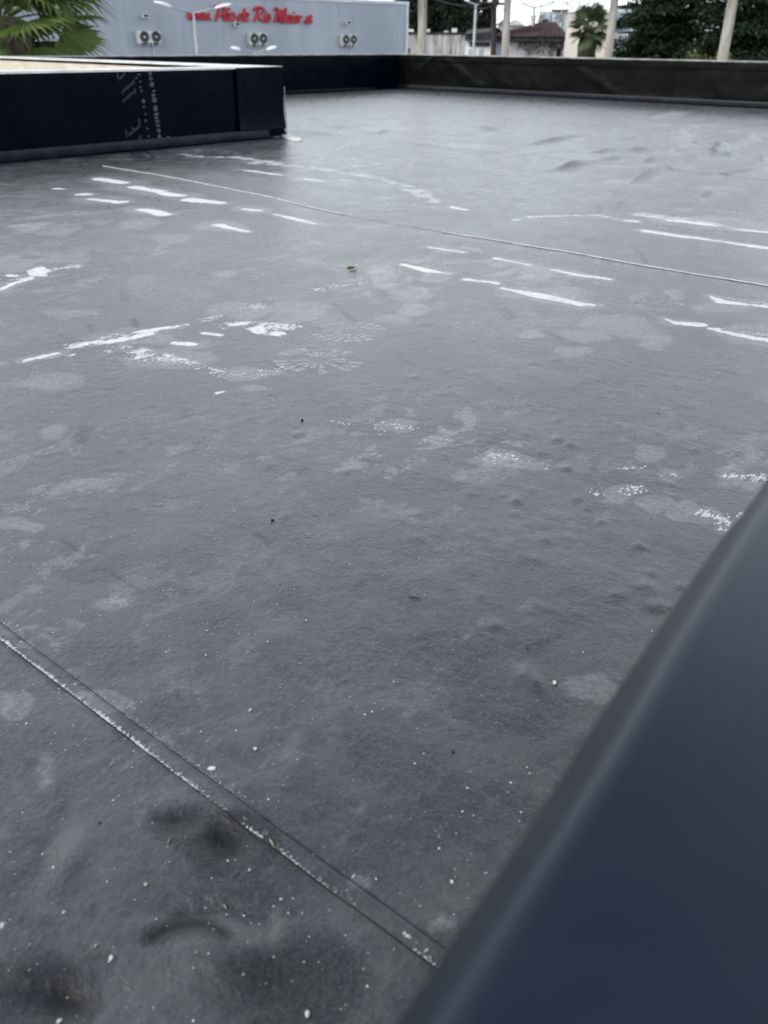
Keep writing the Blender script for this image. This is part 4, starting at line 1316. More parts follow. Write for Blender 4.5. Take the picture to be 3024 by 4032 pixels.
TH = .043
Wst = [([(.05, .05), (.22, .95), (.5, .25), (.62, .95), (.95, .05)], 1.15)]
letter((112, 140, 198, 232), Wst, TH); letter((214, 146, 290, 232), Wst, TH); letter((288, 150, 366, 234), Wst, TH)
letter((366, 216, 388, 236), [([(.1, .5), (.9, .5)], 1.3)], TH)
letter((420, 50, 545, 255), [([(.62, .05), (.45, .4), (.15, .98)], 1.0), ([(.02, .18), (.3, .04), (.75, .05), (.98, .28), (.85, .55), (.5, .68), (.2, .66)], 1.0)], TH)
Ast = [([(.85, .25), (.5, .05), (.1, .45), (.2, .92), (.6, .75), (.85, .2), (.75, .8), (1.02, .9)], 1.0)]
letter((532, 140, 602, 245), Ast + [([(.45, -.2), (.7, -.36), (.95, -.22), (1.1, -.38)], .8)], TH)
Ost = [([(.6, .05), (.15, .35), (.15, .85), (.55, .97), (.9, .6), (.75, .15), (.5, .2)], 1.0)]
letter((604, 145, 672, 246), Ost, TH)
letter((705, 92, 790, 250), [([(.75, .55), (.4, .45), (.05, .75), (.2, .98), (.6, .85), (.95, .03)], 1.0), ([(.8, .5), (.7, .85), (1.0, .95)], 1.0)], TH)
letter((778, 150, 838, 252), [([(.1, .6), (.8, .4), (.7, .05), (.3, .1), (.1, .6), (.3, .95), (1.0, .8)], 1.0)], TH)
letter((885, 78, 1012, 262), [([(.5, .1), (.35, .5), (.1, .98)], 1.05), ([(.02, .25), (.3, .05), (.8, .05), (.95, .25), (.75, .48), (.35, .55)], 1.05), ([(.4, .55), (.65, .8), (1.02, .95)], 1.05)], TH)
Ist = [([(.6, .3), (.25, .9), (.7, .95), (1.05, .8)], 1.0), ([(.75, .0), (.85, .06)], 1.3)]
letter((1008, 135, 1046, 258), Ist, TH); letter((1036, 158, 1090, 258), Ost, TH)
letter((1132, 88, 1278, 275), [([(.02, .18), (.18, .03), (.3, .1), (.2, .5), (.08, .95)], 1.0), ([(.32, .1), (.42, .6), (.4, .92), (.65, .15)], 1.0), ([(.65, .12), (.75, .55), (.68, .98)], 1.0), ([(.68, .9), (.97, .05), (.85, .6), (.8, .95), (1.0, .92)], 1.0)], TH)
letter((1266, 172, 1332, 268), Ast, TH); letter((1328, 150, 1372, 270), Ist, TH); letter((1368, 178, 1420, 272), Ost, TH)
letter((1418, 180, 1468, 275), [([(.15, .2), (.4, .15), (.2, .95)], 1.0), ([(.35, .45), (.65, .1), (1.0, .2)], 1.0)], TH)
letter((1490, 244, 1508, 262), [([(.1, .5), (.9, .5)], 1.5)], TH)
letter((1506, 190, 1552, 296), [([(.5, .05), (.3, .98)], 1.0), ([(.5, .1), (.95, .15), (.85, .6), (.4, .65)], 1.0)], TH)
letter((1546, 175, 1588, 270), [([(.6, .0), (.35, .75), (.6, .98), (1.0, .85)], 1.0), ([(.1, .35), (1.0, .28)], .9)], TH)

# --- lamps, poles, cables
M_GALV = simple('galvanised_steel', (.30, .33, .33), (.42, .45, .44), 2, .45, .5)
M_LAMPW = simple('lamp_shell', (.66, .68, .68), (.78, .8, .8), 2, .4, .5)
M_CONC = simple('pole_concrete', (.19, .175, .15), (.45, .42, .37), 2.2, .85, .2, stretch=(1, 1, .3))
M_WOOD = simple('dark_pole_wood', (.035, .03, .026), (.075, .065, .055), 2, .85, .2, stretch=(1, 1, .1))
M_YEL = simple('yellow_pole_paint', (.36, .29, .12), (.50, .42, .20), 2, .6)
M_CABLE = simple('cable_rubber', (.03, .03, .032), (.06, .06, .062), 2, .6)


def street_lamp(label, px, py, dist, tips, base_z=GZ, mat=M_GALV, r=.06, shell=M_LAMPW):
    j = at(px, py, dist)
    base = np.array([j[0], j[1], base_z])
    t = thing('street_lamp', label, 'street lamp', tuple(base), 0, 'twin-armed street lamps')
    b = MB(); b.tube([(0, 0, 0), (0, 0, (j[2] - base_z) * .5), (0, 0, j[2] - base_z)], [r * 1.4, r * 1.15, r * .8], 10); b.build('pole', mat, t, True)
    b = MB(); b.tube([(0, 0, 0), (0, 0, .5)], r * 2, 10); b.build('base', mat, t)
    for tx, ty in tips:
        q = at(tx, ty, dist) - base
        top = np.array([0, 0, j[2] - base_z])
        m_ = top + (q - top) * .55
        b = MB(); b.tube([top, m_ + np.array([0, 0, -.02]), top + (q - top) * .62], r * .62, 8); b.build('arm', mat, t, True)
        d = (q - top); d = d / np.linalg.norm(d); sd = np.cross(d, [0, 0, 1]); sd = sd / np.linalg.norm(sd); up = np.cross(sd, d)
        a0 = top + (q - top) * .56; ln = np.linalg.norm(q - a0)
        b = MB()
        secs = [(0, .05, .05), (.2, .13, .09), (.55, .17, .10), (.9, .13, .06), (1, .05, .02)]
        vs = []
        for f, w, h in secs:
            c = a0 + d * ln * f
            vs += [c + sd * w - up * .03, c + sd * w * .6 + up * h, c - sd * w * .6 + up * h, c - sd * w - up * .03]
        fs = [(i * 4 + k, i * 4 + (k + 1) % 4, (i + 1) * 4 + (k + 1) % 4, (i + 1) * 4 + k) for i in range(4) for k in range(4)] + [(3, 2, 1, 0), (16, 17, 18, 19)]
        b.add(vs, fs); b.build('lamp_head', shell, t)
    return t


street_lamp('tall twin-armed street lamp crossing the red lettering', 762, 52, 46, [(606, 6), (912, 16)])
street_lamp('low twin-armed street lamp just above the far parapet', 1000, 211, 44, [(908, 187), (1090, 184)], r=.05)
street_lamp('twin-armed street lamp before the dark trees', 1874, 19, 52, [(1828, -2), (1958, -2)], r=.07)
street_lamp('twin-armed street lamp above the reddish roof', 2103, 31, 66, [(2050, 11), (2196, 6)], r=.08, mat=M_GALV, shell=M_GALV)
street_lamp('street lamp with one arm by the cream house', 2272, 29, 70, [(2215, 8), (2330, 10)], r=.05, mat=M_GALV, shell=M_GALV)


def utility_pole(label, x_top, y_top, x_bot, y_bot, dist, w_top, w_bot, mat, h_extra=2.0, name='utility_pole'):
    a = at(x_bot, y_bot, dist); q = at(x_top, y_top, dist)
    base = np.array([a[0], a[1], GZ])
    rb = w_bot / 2 / FPX * dist * 1.13; rt = w_top / 2 / FPX * dist * 1.13
    ax = np.array([(q[0] - a[0]) / (q[2] - a[2]), (q[1] - a[1]) / (q[2] - a[2])])
    t = thing(name, label, 'pole', tuple(base), 0, 'concrete poles along the street' if mat is M_CONC else None)
    if abs(ax).max() > .06:
        ax *= .06 / abs(ax).max()
    p0 = np.array([0, 0, 0]); off = base * 0
    zb, zt = a[2] - GZ, q[2] - GZ + h_extra
    sh = np.array([-ax[0] * zb, -ax[1] * zb, 0])
    pts = [sh + np.array([ax[0] * z, ax[1] * z, z]) for z in (0, zb, (zb + zt) / 2, zt)]
    b = MB(); b.tube(pts, [rb * 1.2, rb, (rb + rt) / 2, rt], 12); b.build('shaft', mat, t, True)
    b = MB()
    c = pts[-1] + np.array([0, 0, -.35])
    b.tube([c - hd * .8, c + hd * .8], .05, 6); b.build('crossarm', M_WOOD if mat is not M_YEL else M_YEL, t)
    for k in (-.65, .65):
        b = MB(); b.tube([c + hd * k, c + hd * k + np.array([0, 0, .18])], .035, 6); b.build('insulator', M_LAMPW, t)
    return t


utility_pole('thick concrete pole right of the white warehouse', 1664, 0, 1662, 216, 34, 27, 26, M_CONC)
utility_pole('thick concrete pole before the house with the reddish roof', 1999, 0, 1988, 222, 33, 20, 22, M_CONC)
utility_pole('thin dark wooden pole beside the peeling wall', 1946, 20, 1942, 220, 36, 15, 16, M_WOOD, .4)
utility_pole('leaning concrete pole right of the small palm', 2420, 0, 2393, 232, 30, 22, 24, M_CONC)
utility_pole('concrete pole in front of the dark cedar at far right', 2886, 0, 2842, 244, 28, 26, 29, M_CONC)


def slim_pole(label, x, y0, y1, dist, w, mat, name='slim_pole'):
    a = at(x, y1, dist)
    z1 = at(x, y0, dist)[2]
    base = np.array([a[0], a[1], GZ])
    r = w / 2 / FPX * dist
    t = thing(name, label, 'pole', tuple(base), 0, 'slim poles behind the reddish roof')
    b = MB(); b.tube([(0, 0, 0), (0, 0, a[2] - GZ)], r * 1.5, 8); b.build('lower_tube', M_GALV, t, True)
    b = MB(); b.tube([(0, 0, a[2] - GZ + .001), (0, 0, z1 - GZ)], [r * 1.1, r * .9], 8); b.build('upper_tube', mat, t, True)
    return t


slim_pole('slim yellow pole rising from the left chimney-like column', 2103, -20, 70, 82, 5, M_YEL)
slim_pole('slim yellow pole right of the concrete column', 2127, -20, 70, 83, 4.5, M_YEL)
slim_pole('slim yellow pole in front of the pale blue block, left one', 2168, -20, 100, 84, 4.5, M_YEL)
slim_pole('short slim yellow pole in the middle of the pale blue block', 2208, 6, 90, 85, 5, M_YEL)
slim_pole('slim yellow pole at the right end of the pale blue block', 2230, -20, 60, 86, 4.5, M_YEL)
slim_pole('slim yellow pole over the cream house', 2277, -20, 52, 120, 4.5, M_YEL)
for x, y0, y1, w, lab in [(2096, 68, 120, 15, 'squat concrete column left on the reddish roof'), (2124, 67, 136, 15, 'squat concrete column with pointed foot on the reddish roof')]:
    a = at(x, y1, 70); z1 = at(x, y0, 70)[2]; r = w / 2 / FPX * 70
    t = thing('chimney', lab, 'chimney', (a[0], a[1], a[2] - 1.2), 0, 'chimneys on the reddish roof')
    h = z1 - a[2] + 1.2
    b = MB(); b.tube([(0, 0, 0), (0, 0, h)], [r * .8, r], 10); b.build('shaft', M_CONC, t, True)
    b = MB(); b.tube([(0, 0, h + .003), (0, 0, h + .12)], r * 1.15, 10); b.build('cap', M_CONC, t)


def cable(label, pts, sag, r=.016):
    P = [at(*p) for p in pts]
    allp = []
    for i in range(len(P) - 1):
        for k in range(10):
            t = k / 10
            q = P[i] * (1 - t) + P[i + 1] * t; q[2] -= sag * 4 * t * (1 - t); allp.append(q)
    allp.append(P[-1])
    base = allp[0].copy()
    b = MB(); b.tube([q - base for q in allp], r, 5)
    o = b.build('cable', M_CABLE, None, True); o.location = base
    return tag(o, label, 'cable', 'overhead cables')


cable('long overhead cable descending to the right past the cream house', [(1945, 18, 36), (2100, 75, 55), (2280, 122, 75)], .12)
cable('cable rising from the dark wooden pole to the upper left', [(1945, 20, 36), (1840, 22, 33), (1664, -30, 34)], .1)
cable('cable between the wooden pole and the concrete pole', [(1946, 22, 36), (2000, 8, 34), (2075, -10, 36)], .02)
cable('cable climbing from the reddish roof to the upper right', [(2165, 82, 66), (2230, 45, 60), (2300, -5, 52)], .03)

# --- derelict buildings on the street beyond
def face_box(name, label, x0, x1, y_top, dist0, dist1, depth, mat, cat='building', y_line=None):
    """a building whose front runs from photo x0 to x1; returns thing and local mapping (u along 0..1, out, z)"""
    a = at(x0, y_top, dist0); c = at(x1, y_top, dist1)
    zt = (a[2] + c[2]) / 2
    d = np.array([c[0] - a[0], c[1] - a[1], 0]); Lh = np.linalg.norm(d); d /= Lh
    nn = np.array([d[1], -d[0], 0])
    if np.dot(nn, EYE - a) < 0:
        nn = -nn
    base = np.array([a[0], a[1], GZ])
    t = thing(name, label, cat, tuple(base))

    def W(s, o_, z):
        q = d * s + nn * o_
        return (q[0], q[1], z - GZ)
    b = MB(); b.box((0, -depth, GZ), (Lh, 0, zt), W); b.build('wall', mat, t)

    def S(px, py):   # photo -> (s, z) on its front
        q = on_plane(px, py, base, nn)
        return float(np.dot(q - base, d)), float(q[2])
    return t, W, S, Lh, zt


M_STAIN = NT('stained_concrete')
_a = M_STAIN.noise(.8, 6, .65, stretch=(1, 1, .3)); _b = M_STAIN.noise(2.2, 7, .65, stretch=(1, 1, .15))
_c = M_STAIN.mix(M_STAIN.ramp(_a, .35, .65), (.30, .29, .26), (.66, .65, .63))
_c = M_STAIN.mix(M_STAIN.math('MULTIPLY', M_STAIN.ramp(_b, .48, .64), .85), _c, (.13, .115, .10))
M_STAIN = M_STAIN.fin(_c, .9, None, .2)
M_PEEL = NT('peeling_plaster')
_a = M_PEEL.noise(1.3, 7, .7, dist=.8); _b = M_PEEL.noise(.5, 6, .6)
_c = M_PEEL.mix(M_PEEL.ramp(_b, .4, .6), (.66, .63, .58), (.80, .80, .82))
_c = M_PEEL.mix(M_PEEL.ramp(_a, .56, .66), _c, (.28, .24, .2))
M_PEEL = M_PEEL.fin(_c, .9, None, .2)
M_TILE = simple('old_roof_tile', (.050, .030, .030), (.11, .068, .062), .6, .85, .2)
M_CREAM = simple('cream_paint', (.66, .61, .52), (.74, .69, .60), .4, .85, .2)
M_CHAR = simple('charcoal_board', (.018, .018, .02), (.05, .05, .052), 1.5, .8, .2)
M_GLASS = simple('blue_grey_glass', (.10, .13, .17), (.30, .35, .42), .3, .15, .6)
M_PALEB = simple('pale_blue_panel', (.50, .57, .66), (.64, .69, .75), .3, .6, .3)
M_SHUT = simple('grey_blue_shutter', (.30, .35, .40), (.40, .45, .5), 1, .6, .3)

t, W, S, L, zt = face_box('derelict_hall', 'stained pale concrete hall behind the first concrete pole', 1580, 1836, 136, 72, 72, 12, M_STAIN)
b = MB(); b.box((-.05, -12, zt + .002), (L + .05, .06, zt + .16), W); b.build('roof_edge', M_CHAR, t)
for k in range(14):     # pilaster strips
    b = MB(); s = L * (k + .5) / 14
    b.box((s - .09, .002, GZ), (s + .09, .03, zt - .02), W); b.build('pilaster', M_STAIN, t)
for x, w, h in [(1615, 22, 8), (1682, 18, 9), (1757, 16, 4), (1789, 18, 12)]:
    s0, z0 = S(x, 134); ww = w / FPX * 70; hh = h / FPX * 70
    b = MB(); b.box((s0 - ww / 2, -.9, zt + .163), (s0 + ww / 2, -.1, zt + .163 + hh), W); b.build('roof_vent', M_ACW, t)
b = MB(); s0, z0 = S(1602, 205); s1, z1 = S(1614, 190); b.box((s0, .003, GZ), (s1, .03, z1), W); b.build('doorway', M_CHAR, t)

t, W, S, L, zt = face_box('peeling_shed', 'low shed with black fascia and graffiti-peeled white wall', 1832, 1944, 156, 61, 61, 8, M_PEEL)
b = MB()
s0, za = S(1832, 134); s1, zb = S(1944, 124); _, zl = S(1880, 158)
b.add([W(0, .35, zl), W(L, .35, zl), W(L, .35, zb), W(0, .35, za), W(0, -8, zl), W(L, -8, zl), W(L, -8, zb + .3), W(0, -8, za + .3)],
      [(0, 1, 2, 3), (3, 2, 6, 7), (0, 4, 5, 1), (4, 0, 3, 7), (1, 5, 6, 2), (5, 4, 7, 6)])
b.build('fascia', M_CHAR, t)
s0, z0 = S(1850, 182); s1, z1 = S(1930, 166)
b = MB(); b.box((s0, .003, z0), (s1, .12, z1), W); b.build('awning', M_CHAR, t)
for k in range(6):
    s = s0 + (s1 - s0) * (k + .3) / 6
    b = MB(); b.box((s - .12, .003, GZ), (s + .10 + .1 * (k % 2), .05, z0 - .15), W); b.build('door_panel', M_SHUT if k % 3 == 0 else M_PEEL, t)

t, W, S, L, zt = face_box('old_house', 'old peeling white house under a reddish tiled roof', 1948, 2222, 160, 63, 63, 11, M_PEEL)
s_, z_e = S(2080, 143); _, z_r = S(2120, 108)
b = MB()
b.add([W(-.5, .7, z_e), W(L + .3, .7, z_e), W(L - .5, -5, z_r + .35), W(3.0, -5, z_r + .35), W(-.5, -11, z_e), W(L + .3, -11, z_e)],
      [(0, 1, 2, 3), (4, 0, 3), (5, 4, 3, 2), (1, 5, 2)])
# tile courses as low ridges
b.build('roof', M_TILE, t)
b = MB()
A_, B_, C_, D_ = [np.array(W(*q)) for q in ((-.5, .7, z_e), (L + .3, .7, z_e), (L - .5, -5, z_r + .35), (3.0, -5, z_r + .35))]
for k in range(1, 16):
    u = k / 16
    p0_ = A_ * (1 - u) + B_ * u; p1_ = D_ * (1 - u) + C_ * u
    b.tube([p0_ + np.array([0, 0, .03]), p1_ + np.array([0, 0, .03])], .05, 5)
b.build('tile_ridges', M_TILE, t)
b = MB(); b.box((-.45, .02, z_e - .30), (L + .2, .6, z_e - .01), W); b.build('eaves', M_CHAR, t)
s0, z0 = S(1948, 163)
b = MB(); b.box((.02, .003, z0 - .02), (L - .02, .25, z_e - .302), W); b.build('dark_band', M_CHAR, t)  # charcoal strip along the wall below the eaves
for x0, x1, y0, mat_ in [(1952, 1978, 168, M_SHUT), (2166, 2184, 168, M_STAIN), (2192, 2210, 192, M_CHAR), (2078, 2088, 170, M_STAIN)]:
    a0, zz = S(x0, y0); a1, _ = S(x1, y0)
    b = MB(); b.box((a0, .003, GZ), (a1, .05, zz), W); b.build('door', mat_, t)
# tattered ivy and rags hanging from the eaves
ivy = MB()
for k in range(900):
    s = random.uniform(1.5, L); dz = abs(random.gauss(0, .45)) * (1.2 if 2 < s < 8 else .7)
    c = np.array(W(s, .30 + random.random() * .1, z0 + .15 - dz)); r = random.uniform(.03, .09)
    n3 = np.array([random.gauss(0, 1) for _ in range(3)]); n3 /= np.linalg.norm(n3); u3 = np.cross(n3, [0.3, .5, .8]); u3 /= np.linalg.norm(u3); v3 = np.cross(n3, u3)
    ivy.add([c - u3 * r, c - v3 * r * .6, c + u3 * r, c + v3 * r * .6], [(0, 1, 2, 3)])
o = ivy.build('dead_ivy', simple('dead_ivy', (.03, .028, .025), (.08, .07, .06), 3), t); o['kind'] = 'stuff'

t, W, S, L, zt = face_box('cream_house', 'tall plain cream wall behind the small palm', 2236, 2420, 52, 61, 61, 9, M_CREAM)
b = MB(); b.box((-.04, -9.04, zt + .002), (L + .04, .05, zt + .10), W); b.build('roof_edge', M_CREAM, t)

t, W, S, L, zt = face_box('pale_block', 'pale blue panelled block beyond the reddish roof', 2126, 2240, 44, 119, 119, 14, M_PALEB)
b = MB(); b.box((1.5, -14, zt + .002), (L, .3, zt + .18), W); b.build('roof_edge', M_CHAR, t)
for x in (2142, 2164, 2188, 2208, 2222):
    a0, zz = S(x, 60)
    b = MB(); b.box((a0 - .12, .003, GZ), (a0 + .12, .16, zt - .05), W); b.build('pier', M_SHUT, t)
for x, y0, y1 in [(2143, 58, 78), (2197, 62, 100), (2216, 55, 105), (2180, 85, 100)]:
    a0, z1_ = S(x, y0); _, z0_ = S(x, y1)
    b = MB(); b.box((a0 - .22, .17, z0_), (a0 + .22, .2, z1_), W); b.build('window', M_GLASS, t)
t, W, S, L, zt = face_box('grey_annex', 'dark grey annex in front of the pale blue block', 2118, 2160, 80, 110, 110, 5, M_SHUT)
b = MB(); b.box((0, .003, zt - .3), (L, .25, zt + .1), W); b.build('parapet', M_CHAR, t)

t, W, S, L, zt = face_box('glass_office', 'grey glazed office block between the pole and the cedar', 2424, 2640, 32, 66, 66, 12, M_TRIM)
b = MB(); b.box((-.05, -12, zt + .002), (L + .05, .08, zt + .16), W); b.build('roof_edge', M_CHAR, t)
for k in range(4):
    a0 = .15 + k * 1.12
    _, z0_ = S(2440, 128)
    b = MB(); b.box((a0, .003, z0_), (a0 + 1.0, .03, zt - .2), W); b.build('window', M_GLASS, t)
    _, z2_ = S(2440, 166)
    b = MB(); b.box((a0 + .5, .003, GZ), (a0 + 1.5, .03, z2_), W); b.build('ground_window', M_CHAR, t) if k in (1,) else None

# far houses on the skyline
t, W, S, L, zt = face_box('skyline_house', 'small distant hip-roofed house on the skyline', 1996, 2062, 100, 170, 170, 8, M_STAIN)
_, zr = S(2030, 76)
b = MB(); b.add([W(-.3, .3, zt), W(L + .3, .3, zt), W(L + .3, -8, zt), W(-.3, -8, zt), W(L * .35, -4, zr), W(L * .65, -4, zr)],
                [(0, 1, 5, 4), (1, 2, 5), (2, 3, 4, 5), (3, 0, 4)]); b.build('roof', M_STAIN, t)
for x, y in ((2010, 104), (2040, 104)):
    a0, z_ = S(x, y); b = MB(); b.box((a0, .003, z_ - .6), (a0 + .6, .05, z_), W); b.build('window', M_GLASS, t)
t, W, S, L, zt = face_box('skyline_shed', 'distant grey gabled shed left of the pole', 1962, 2000, 96, 150, 150, 8, M_STAIN)
_, zr = S(1985, 74)
b = MB(); b.add([W(-.3, .3, zt), W(L + .3, .3, zt), W(L * .6, .3, zr), W(-.3, -8, zt), W(L + .3, -8, zt), W(L * .6, -8, zr)], [(0, 1, 2), (1, 4, 5, 2), (4, 3, 5), (3, 0, 2, 5)])
b.build('roof', M_DARKROOF, t)

# ------------------------------------------------------------------ plants
def leafmat(name, a, b, spec=.3):
    t = NT(name)
    n = t.noise(.9, 4, .6)
    gi = t.n.new('ShaderNodeNewGeometry')
    f = t.math('ADD', t.math('MULTIPLY', t.ramp(n, .35, .65), .5), t.math('MULTIPLY', gi.outputs['Random Per Island'], .5))
    return t.fin(t.mix(f, a, b), .55, None, spec)


M_CEDAR = leafmat('cedar_needles', (.008, .017, .009), (.024, .040, .018), .15)
M_DTREE = leafmat('dark_foliage', (.008, .014, .009), (.020, .030, .017), .15)
M_SHRUB = leafmat('olive_shrub', (.045, .062, .018), (.10, .115, .035))
M_PALM = leafmat('palm_green', (.028, .062, .010), (.098, .140, .026), .3)
M_PALM2 = leafmat('palm_grey_green', (.044, .072, .032), (.11, .14, .07), .3)
M_DEAD = leafmat('dead_frond', (.045, .035, .024), (.10, .08, .055))
M_BARKD = simple('dark_bark', (.012, .010, .008), (.03, .026, .02), 3, .9, .1)
M_BARK = simple('bark', (.045, .036, .028), (.11, .09, .07), 3, .9, .2, stretch=(1, 1, .3), bump=.03)


def clump(b, c, r, n, size, flat=1.0, droop=0.0):
    P = rng.normal(0, 1, (n, 3)); P /= np.linalg.norm(P, axis=1)[:, None]
    P *= (rng.random(n) ** .45)[:, None] * r; P[:, 2] *= flat
    for p in P:
        n3 = rng.normal(0, 1, 3); n3[2] += .6; n3 /= np.linalg.norm(n3)
        u3 = np.cross(n3, rng.normal(0, 1, 3)); u3 /= np.linalg.norm(u3) + 1e-9; v3 = np.cross(n3, u3)
        s = size * random.uniform(.6, 1.3); q = c + p; q[2] -= droop * (p[0] ** 2 + p[1] ** 2) / r
        b.add([q - u3 * s, q - v3 * s * .45, q + u3 * s, q + v3 * s * .45], [(0, 1, 2, 3)])


def tree(name, label, px, dist, h, w, mat, nclump, leaf, per, trunk_r=.25, lo=.15, shape='oval', group=None, z0=GZ, flat=.6):
    a = at(px, 150, dist); base = np.array([a[0], a[1], z0])
    t = thing(name, label, 'tree', tuple(base), 0, group)
    b = MB(); b.tube([(0, 0, 0), (.1, .05, h * .4), (.0, .1, h * .92)], [trunk_r, trunk_r * .7, trunk_r * .15], 9); b.build('trunk', M_BARK, t, True)
    lb = MB(); cr = MB()
    for k in range(nclump):
        f = lo + (1 - lo) * (k + random.random()) / nclump
        if shape == 'oval':
            R = w * math.sin(math.pi * min(1, .12 + .88 * (f - lo) / (1 - lo))) ** .7
        else:
            R = w * (1.05 - .75 * f)
        ang = k * 2.399 + random.random() * .8; rr = R * random.uniform(.35, 1.0)
        c = np.array([math.cos(ang) * rr, math.sin(ang) * rr, h * f])
        if k % 2 == 0:
            lb.tube([(0, .05, max(.5, h * f - rr * .35)), c * np.array([.5, .5, 1]) - np.array([0, 0, rr * .1]), c], [trunk_r * .28, trunk_r * .18, trunk_r * .06], 5)
        clump(cr, c, w * random.uniform(.24, .42), per, leaf, flat, .15)
    lb.build('limbs', M_BARK, t, True); cr.build('crown', mat, t)
    return t


for k, (px, dist, h, w) in enumerate([(1640, 92, 10.2, 2.6), (1722, 96, 10.6, 2.8), (1795, 90, 10.0, 2.6), (1868, 98, 10.4, 2.4), (1915, 94, 9.6, 1.5)]):
    tree('tall_tree', ['dark tall tree directly behind the concrete hall, leftmost of the row', 'dark tall tree behind the hall right of the first concrete pole',
                       'dark tall tree behind the right end of the concrete hall', 'dark tall tree behind the twin-armed lamp', 'thin ragged tree behind the dark wooden pole'][k],
         px, dist, h, w, M_DTREE, 60 if k < 4 else 26, .16, 340, .3, .12, 'oval', 'tall dark trees behind the street', flat=.9)


def cedar(label, px, dist, h, w, n_b, per):
    a = at(px, 200, dist); base = np.array([a[0], a[1], GZ])
    t = thing('cedar_tree', label, 'tree', tuple(base), 0, 'cedars at the right')
    b = MB(); b.tube([(0, 0, 0), (.15, 0, h * .5), (0, .1, h)], [.45, .3, .06], 10); b.build('trunk', M_BARK, t, True)
    lb = MB(); cr = MB()
    for k in range(n_b):
        f = .10 + .88 * k / n_b
        ang = k * 2.399 + random.random() * .5
        R = w * (1.08 - .72 * f) * random.uniform(.7, 1.05)
        z = h * f
        d = np.array([math.cos(ang), math.sin(ang), 0])
        tip = d * R + np.array([0, 0, z + R * .10])
        lb.tube([(0, 0, z), d * R * .5 + np.array([0, 0, z + R * .12]), tip], [.11, .07, .02], 5)
        m_ = max(3, int(R * 2.0))
        for q in range(m_):
            u = .25 + .75 * (q + random.random() * .6) / m_
            sd = np.array([-d[1], d[0], 0]) * random.gauss(0, .32) * R * u * .8
            c = d * R * u + sd + np.array([0, 0, z + R * (.12 * u * 2 - .14 * u * u * 2) - .10 * random.random()])
            clump(cr, c, random.uniform(.6, 1.15), per, .085, .26, .30)
    lb.build('limbs', M_BARKD, t, True); cr.build('crown', M_CEDAR, t)
    return t


cedar('broad dark cedar filling the right background, nearer one', 2625, 40, 8.6, 3.7, 58, 300)
cedar('broad dark cedar at the far right edge behind the pole', 2970, 37, 8.6, 3.9, 58, 300)
for px, dist, h, w, mat_, lab in [(2800, 31, 5.0, 1.2, M_SHRUB, 'olive green shrub left of the last concrete pole'), (2935, 30, 4.8, 1.5, M_SHRUB, 'olive green shrub right of the last concrete pole'),
                                  (2540, 35, 5.0, 1.6, M_CEDAR, 'dark green shrub below the cedar beside the leaning pole')]:
    a = at(px, 200, dist); base = np.array([a[0], a[1], GZ])
    t = thing('shrub', lab, 'shrub', tuple(base), 0, 'shrubs before the cedars')
    b = MB()
    for k in range(5):
        an = k * 1.257; b.tube([(0, 0, 0), (math.cos(an) * w * .3, math.sin(an) * w * .3, h * .5), (math.cos(an) * w * .6, math.sin(an) * w * .6, h * .85)], [.07, .05, .02], 5)
    b.build('stems', M_BARK, t, True)
    cr = MB()
    for k in range(34):
        an = k * 2.399; f = random.random() ** .7
        clump(cr, np.array([math.cos(an) * w * random.uniform(.1, .9), math.sin(an) * w * random.uniform(.1, .9), h * (.25 + .72 * f)]), .42, 70, .085, .7, .1)
    cr.build('foliage', mat_, t)


def fan_mesh(nb, spread, seed, droop, tipdroop, stalk, lean=.2):
    """a fan leaf on a stalk: stalk runs along +X from the crown, blades radiate from its end"""
    r = random.Random(seed)
    st = MB()
    st.tube([(0, 0, 0), (stalk * .5, 0, stalk * .06), (stalk, 0, 0)], [.026, .018, .013], 6)
    bl = MB()
    for k in range(nb):
        a = -spread / 2 + spread * (k + .5) / nb
        L_ = (1.0 - .28 * (abs(a) / (spread / 2)) ** 2) * r.uniform(.92, 1.05)
        half = spread / nb * .5
        split = .68 + .06 * r.random()
        fold = .018 * (1 if k % 2 else -1)
        pts = []
        for f, w in ((.03, 1.0), (.3, 1.02), (split, 1.0), (.8, .5), (1.0, .04)):
            rr = L_ * f; ww = math.tan(half) * min(rr, L_ * split) * w
            z = -droop * f * f - tipdroop * max(0, f - split) ** 1.5 * r.uniform(.5, 1.5) + lean * f * math.cos(a) * 0
            ca, sa = math.cos(a), math.sin(a)
            jit = (r.random() - .5) * .05 * max(0, f - split)
            c = np.array([stalk + rr * ca - sa * jit, rr * sa + ca * jit, z])
            s_ = np.array([-sa, ca, 0]) * ww
            pts.append((c - s_ - np.array([0, 0, .35 * ww]), c + np.array([0, 0, .35 * ww]), c + s_ - np.array([0, 0, .35 * ww])))
        vs = [p for tr in pts for p in tr]
        fs = []
        for i in range(len(pts) - 1):
            fs += [(i * 3, i * 3 + 1, i * 3 + 4, i * 3 + 3), (i * 3 + 1, i * 3 + 2, i * 3 + 5, i * 3 + 4)]
        bl.add(vs, fs)
    return st, bl


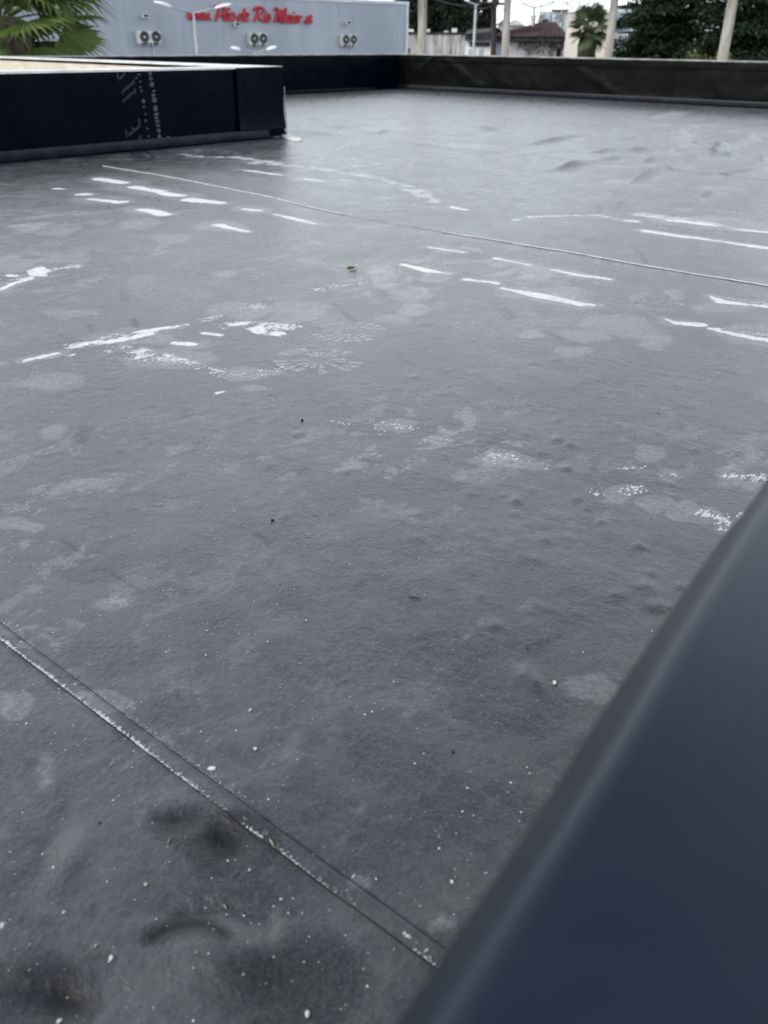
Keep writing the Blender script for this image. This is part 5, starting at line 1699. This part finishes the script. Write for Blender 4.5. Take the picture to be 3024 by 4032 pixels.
def fan_palm(label, px, py, dist, size, n, matleaf, trunk_r, skirt, elev_lo, elev_hi, seed, stalk=.9):
    c = at(px, py, dist)
    base = np.array([c[0], c[1], GZ]); hh = c[2] - GZ
    t = thing('fan_palm', label, 'palm', tuple(base))
    b = MB()
    rings = 24
    b.tube([(0, 0, hh * k / rings) for k in range(rings + 1)], [trunk_r * (1.1 if k % 2 else .95) for k in range(rings + 1)], 12); b.build('trunk', M_BARK, t, True)
    variants = []
    for v in range(4):
        st, bl = fan_mesh(26, math.radians([215, 235, 200, 225][v]), seed + v, [.16, .30, .08, .42][v], [.9, 1.6, .5, 2.2][v], stalk)
        ms, mb_ = st.mesh('stalk'), bl.mesh('blade')
        ms.materials.append(matleaf); mb_.materials.append(matleaf)
        variants.append((ms, mb_))
    r = random.Random(seed)
    for k in range(n):
        f = (k + .5) / n
        el = elev_hi + (elev_lo - elev_hi) * f
        az = k * 2.39996 + r.uniform(-.3, .3)
        ms, mb_ = variants[min(3, int((f * 3.2 + r.random() * .8)))] if f < .95 else variants[3]
        o = bpy.data.objects.new('frond', mb_); COL.objects.link(o); o.parent = t
        o.location = (math.cos(az) * trunk_r * .5, math.sin(az) * trunk_r * .5, hh + .1 - .25 * f)
        o.rotation_euler = (Matrix.Rotation(az, 3, 'Z') @ Matrix.Rotation(-el, 3, 'Y') @ Matrix.Rotation(r.uniform(-.5, .5), 3, 'X')).to_euler()
        s = size * r.uniform(.85, 1.1); o.scale = (s, s, s)
        o2 = bpy.data.objects.new('stalk', ms); COL.objects.link(o2); o2.parent = o
    if skirt:
        sk = MB()
        for k in range(260):
            az = r.random() * 6.283; z = hh - r.random() ** 1.3 * skirt - .1
            d = np.array([math.cos(az), math.sin(az), 0]); L_ = size * r.uniform(.5, .9)
            p0_ = d * trunk_r + np.array([0, 0, z]); p1_ = d * (trunk_r + L_ * .32) + np.array([0, 0, z - L_ * .3]); p2_ = d * (trunk_r + L_ * .36) + np.array([0, 0, z - L_])
            sd = np.array([-d[1], d[0], 0]) * .05
            sk.add([p0_ - sd, p0_ + sd, p1_ + sd * 1.6, p1_ - sd * 1.6, p2_ + sd * .2, p2_ - sd * .2], [(0, 1, 2, 3), (3, 2, 4, 5)])
        sk.build('dead_skirt', M_DEAD, t)
    return t


fan_palm('large fan palm with drooping green fronds at the left edge', 4, 62, 15.0, .76, 46, M_PALM, .20, .9, math.radians(-52), math.radians(80), 5, 1.0)
fan_palm('small fan palm with shaggy dead skirt before the cream wall', 2322, 108, 42, .62, 26, M_PALM2, .22, 1.3, math.radians(-50), math.radians(85), 9, .55)

for ob in list(bpy.data.objects):
    if '_w' in ob:
        del ob['_w']
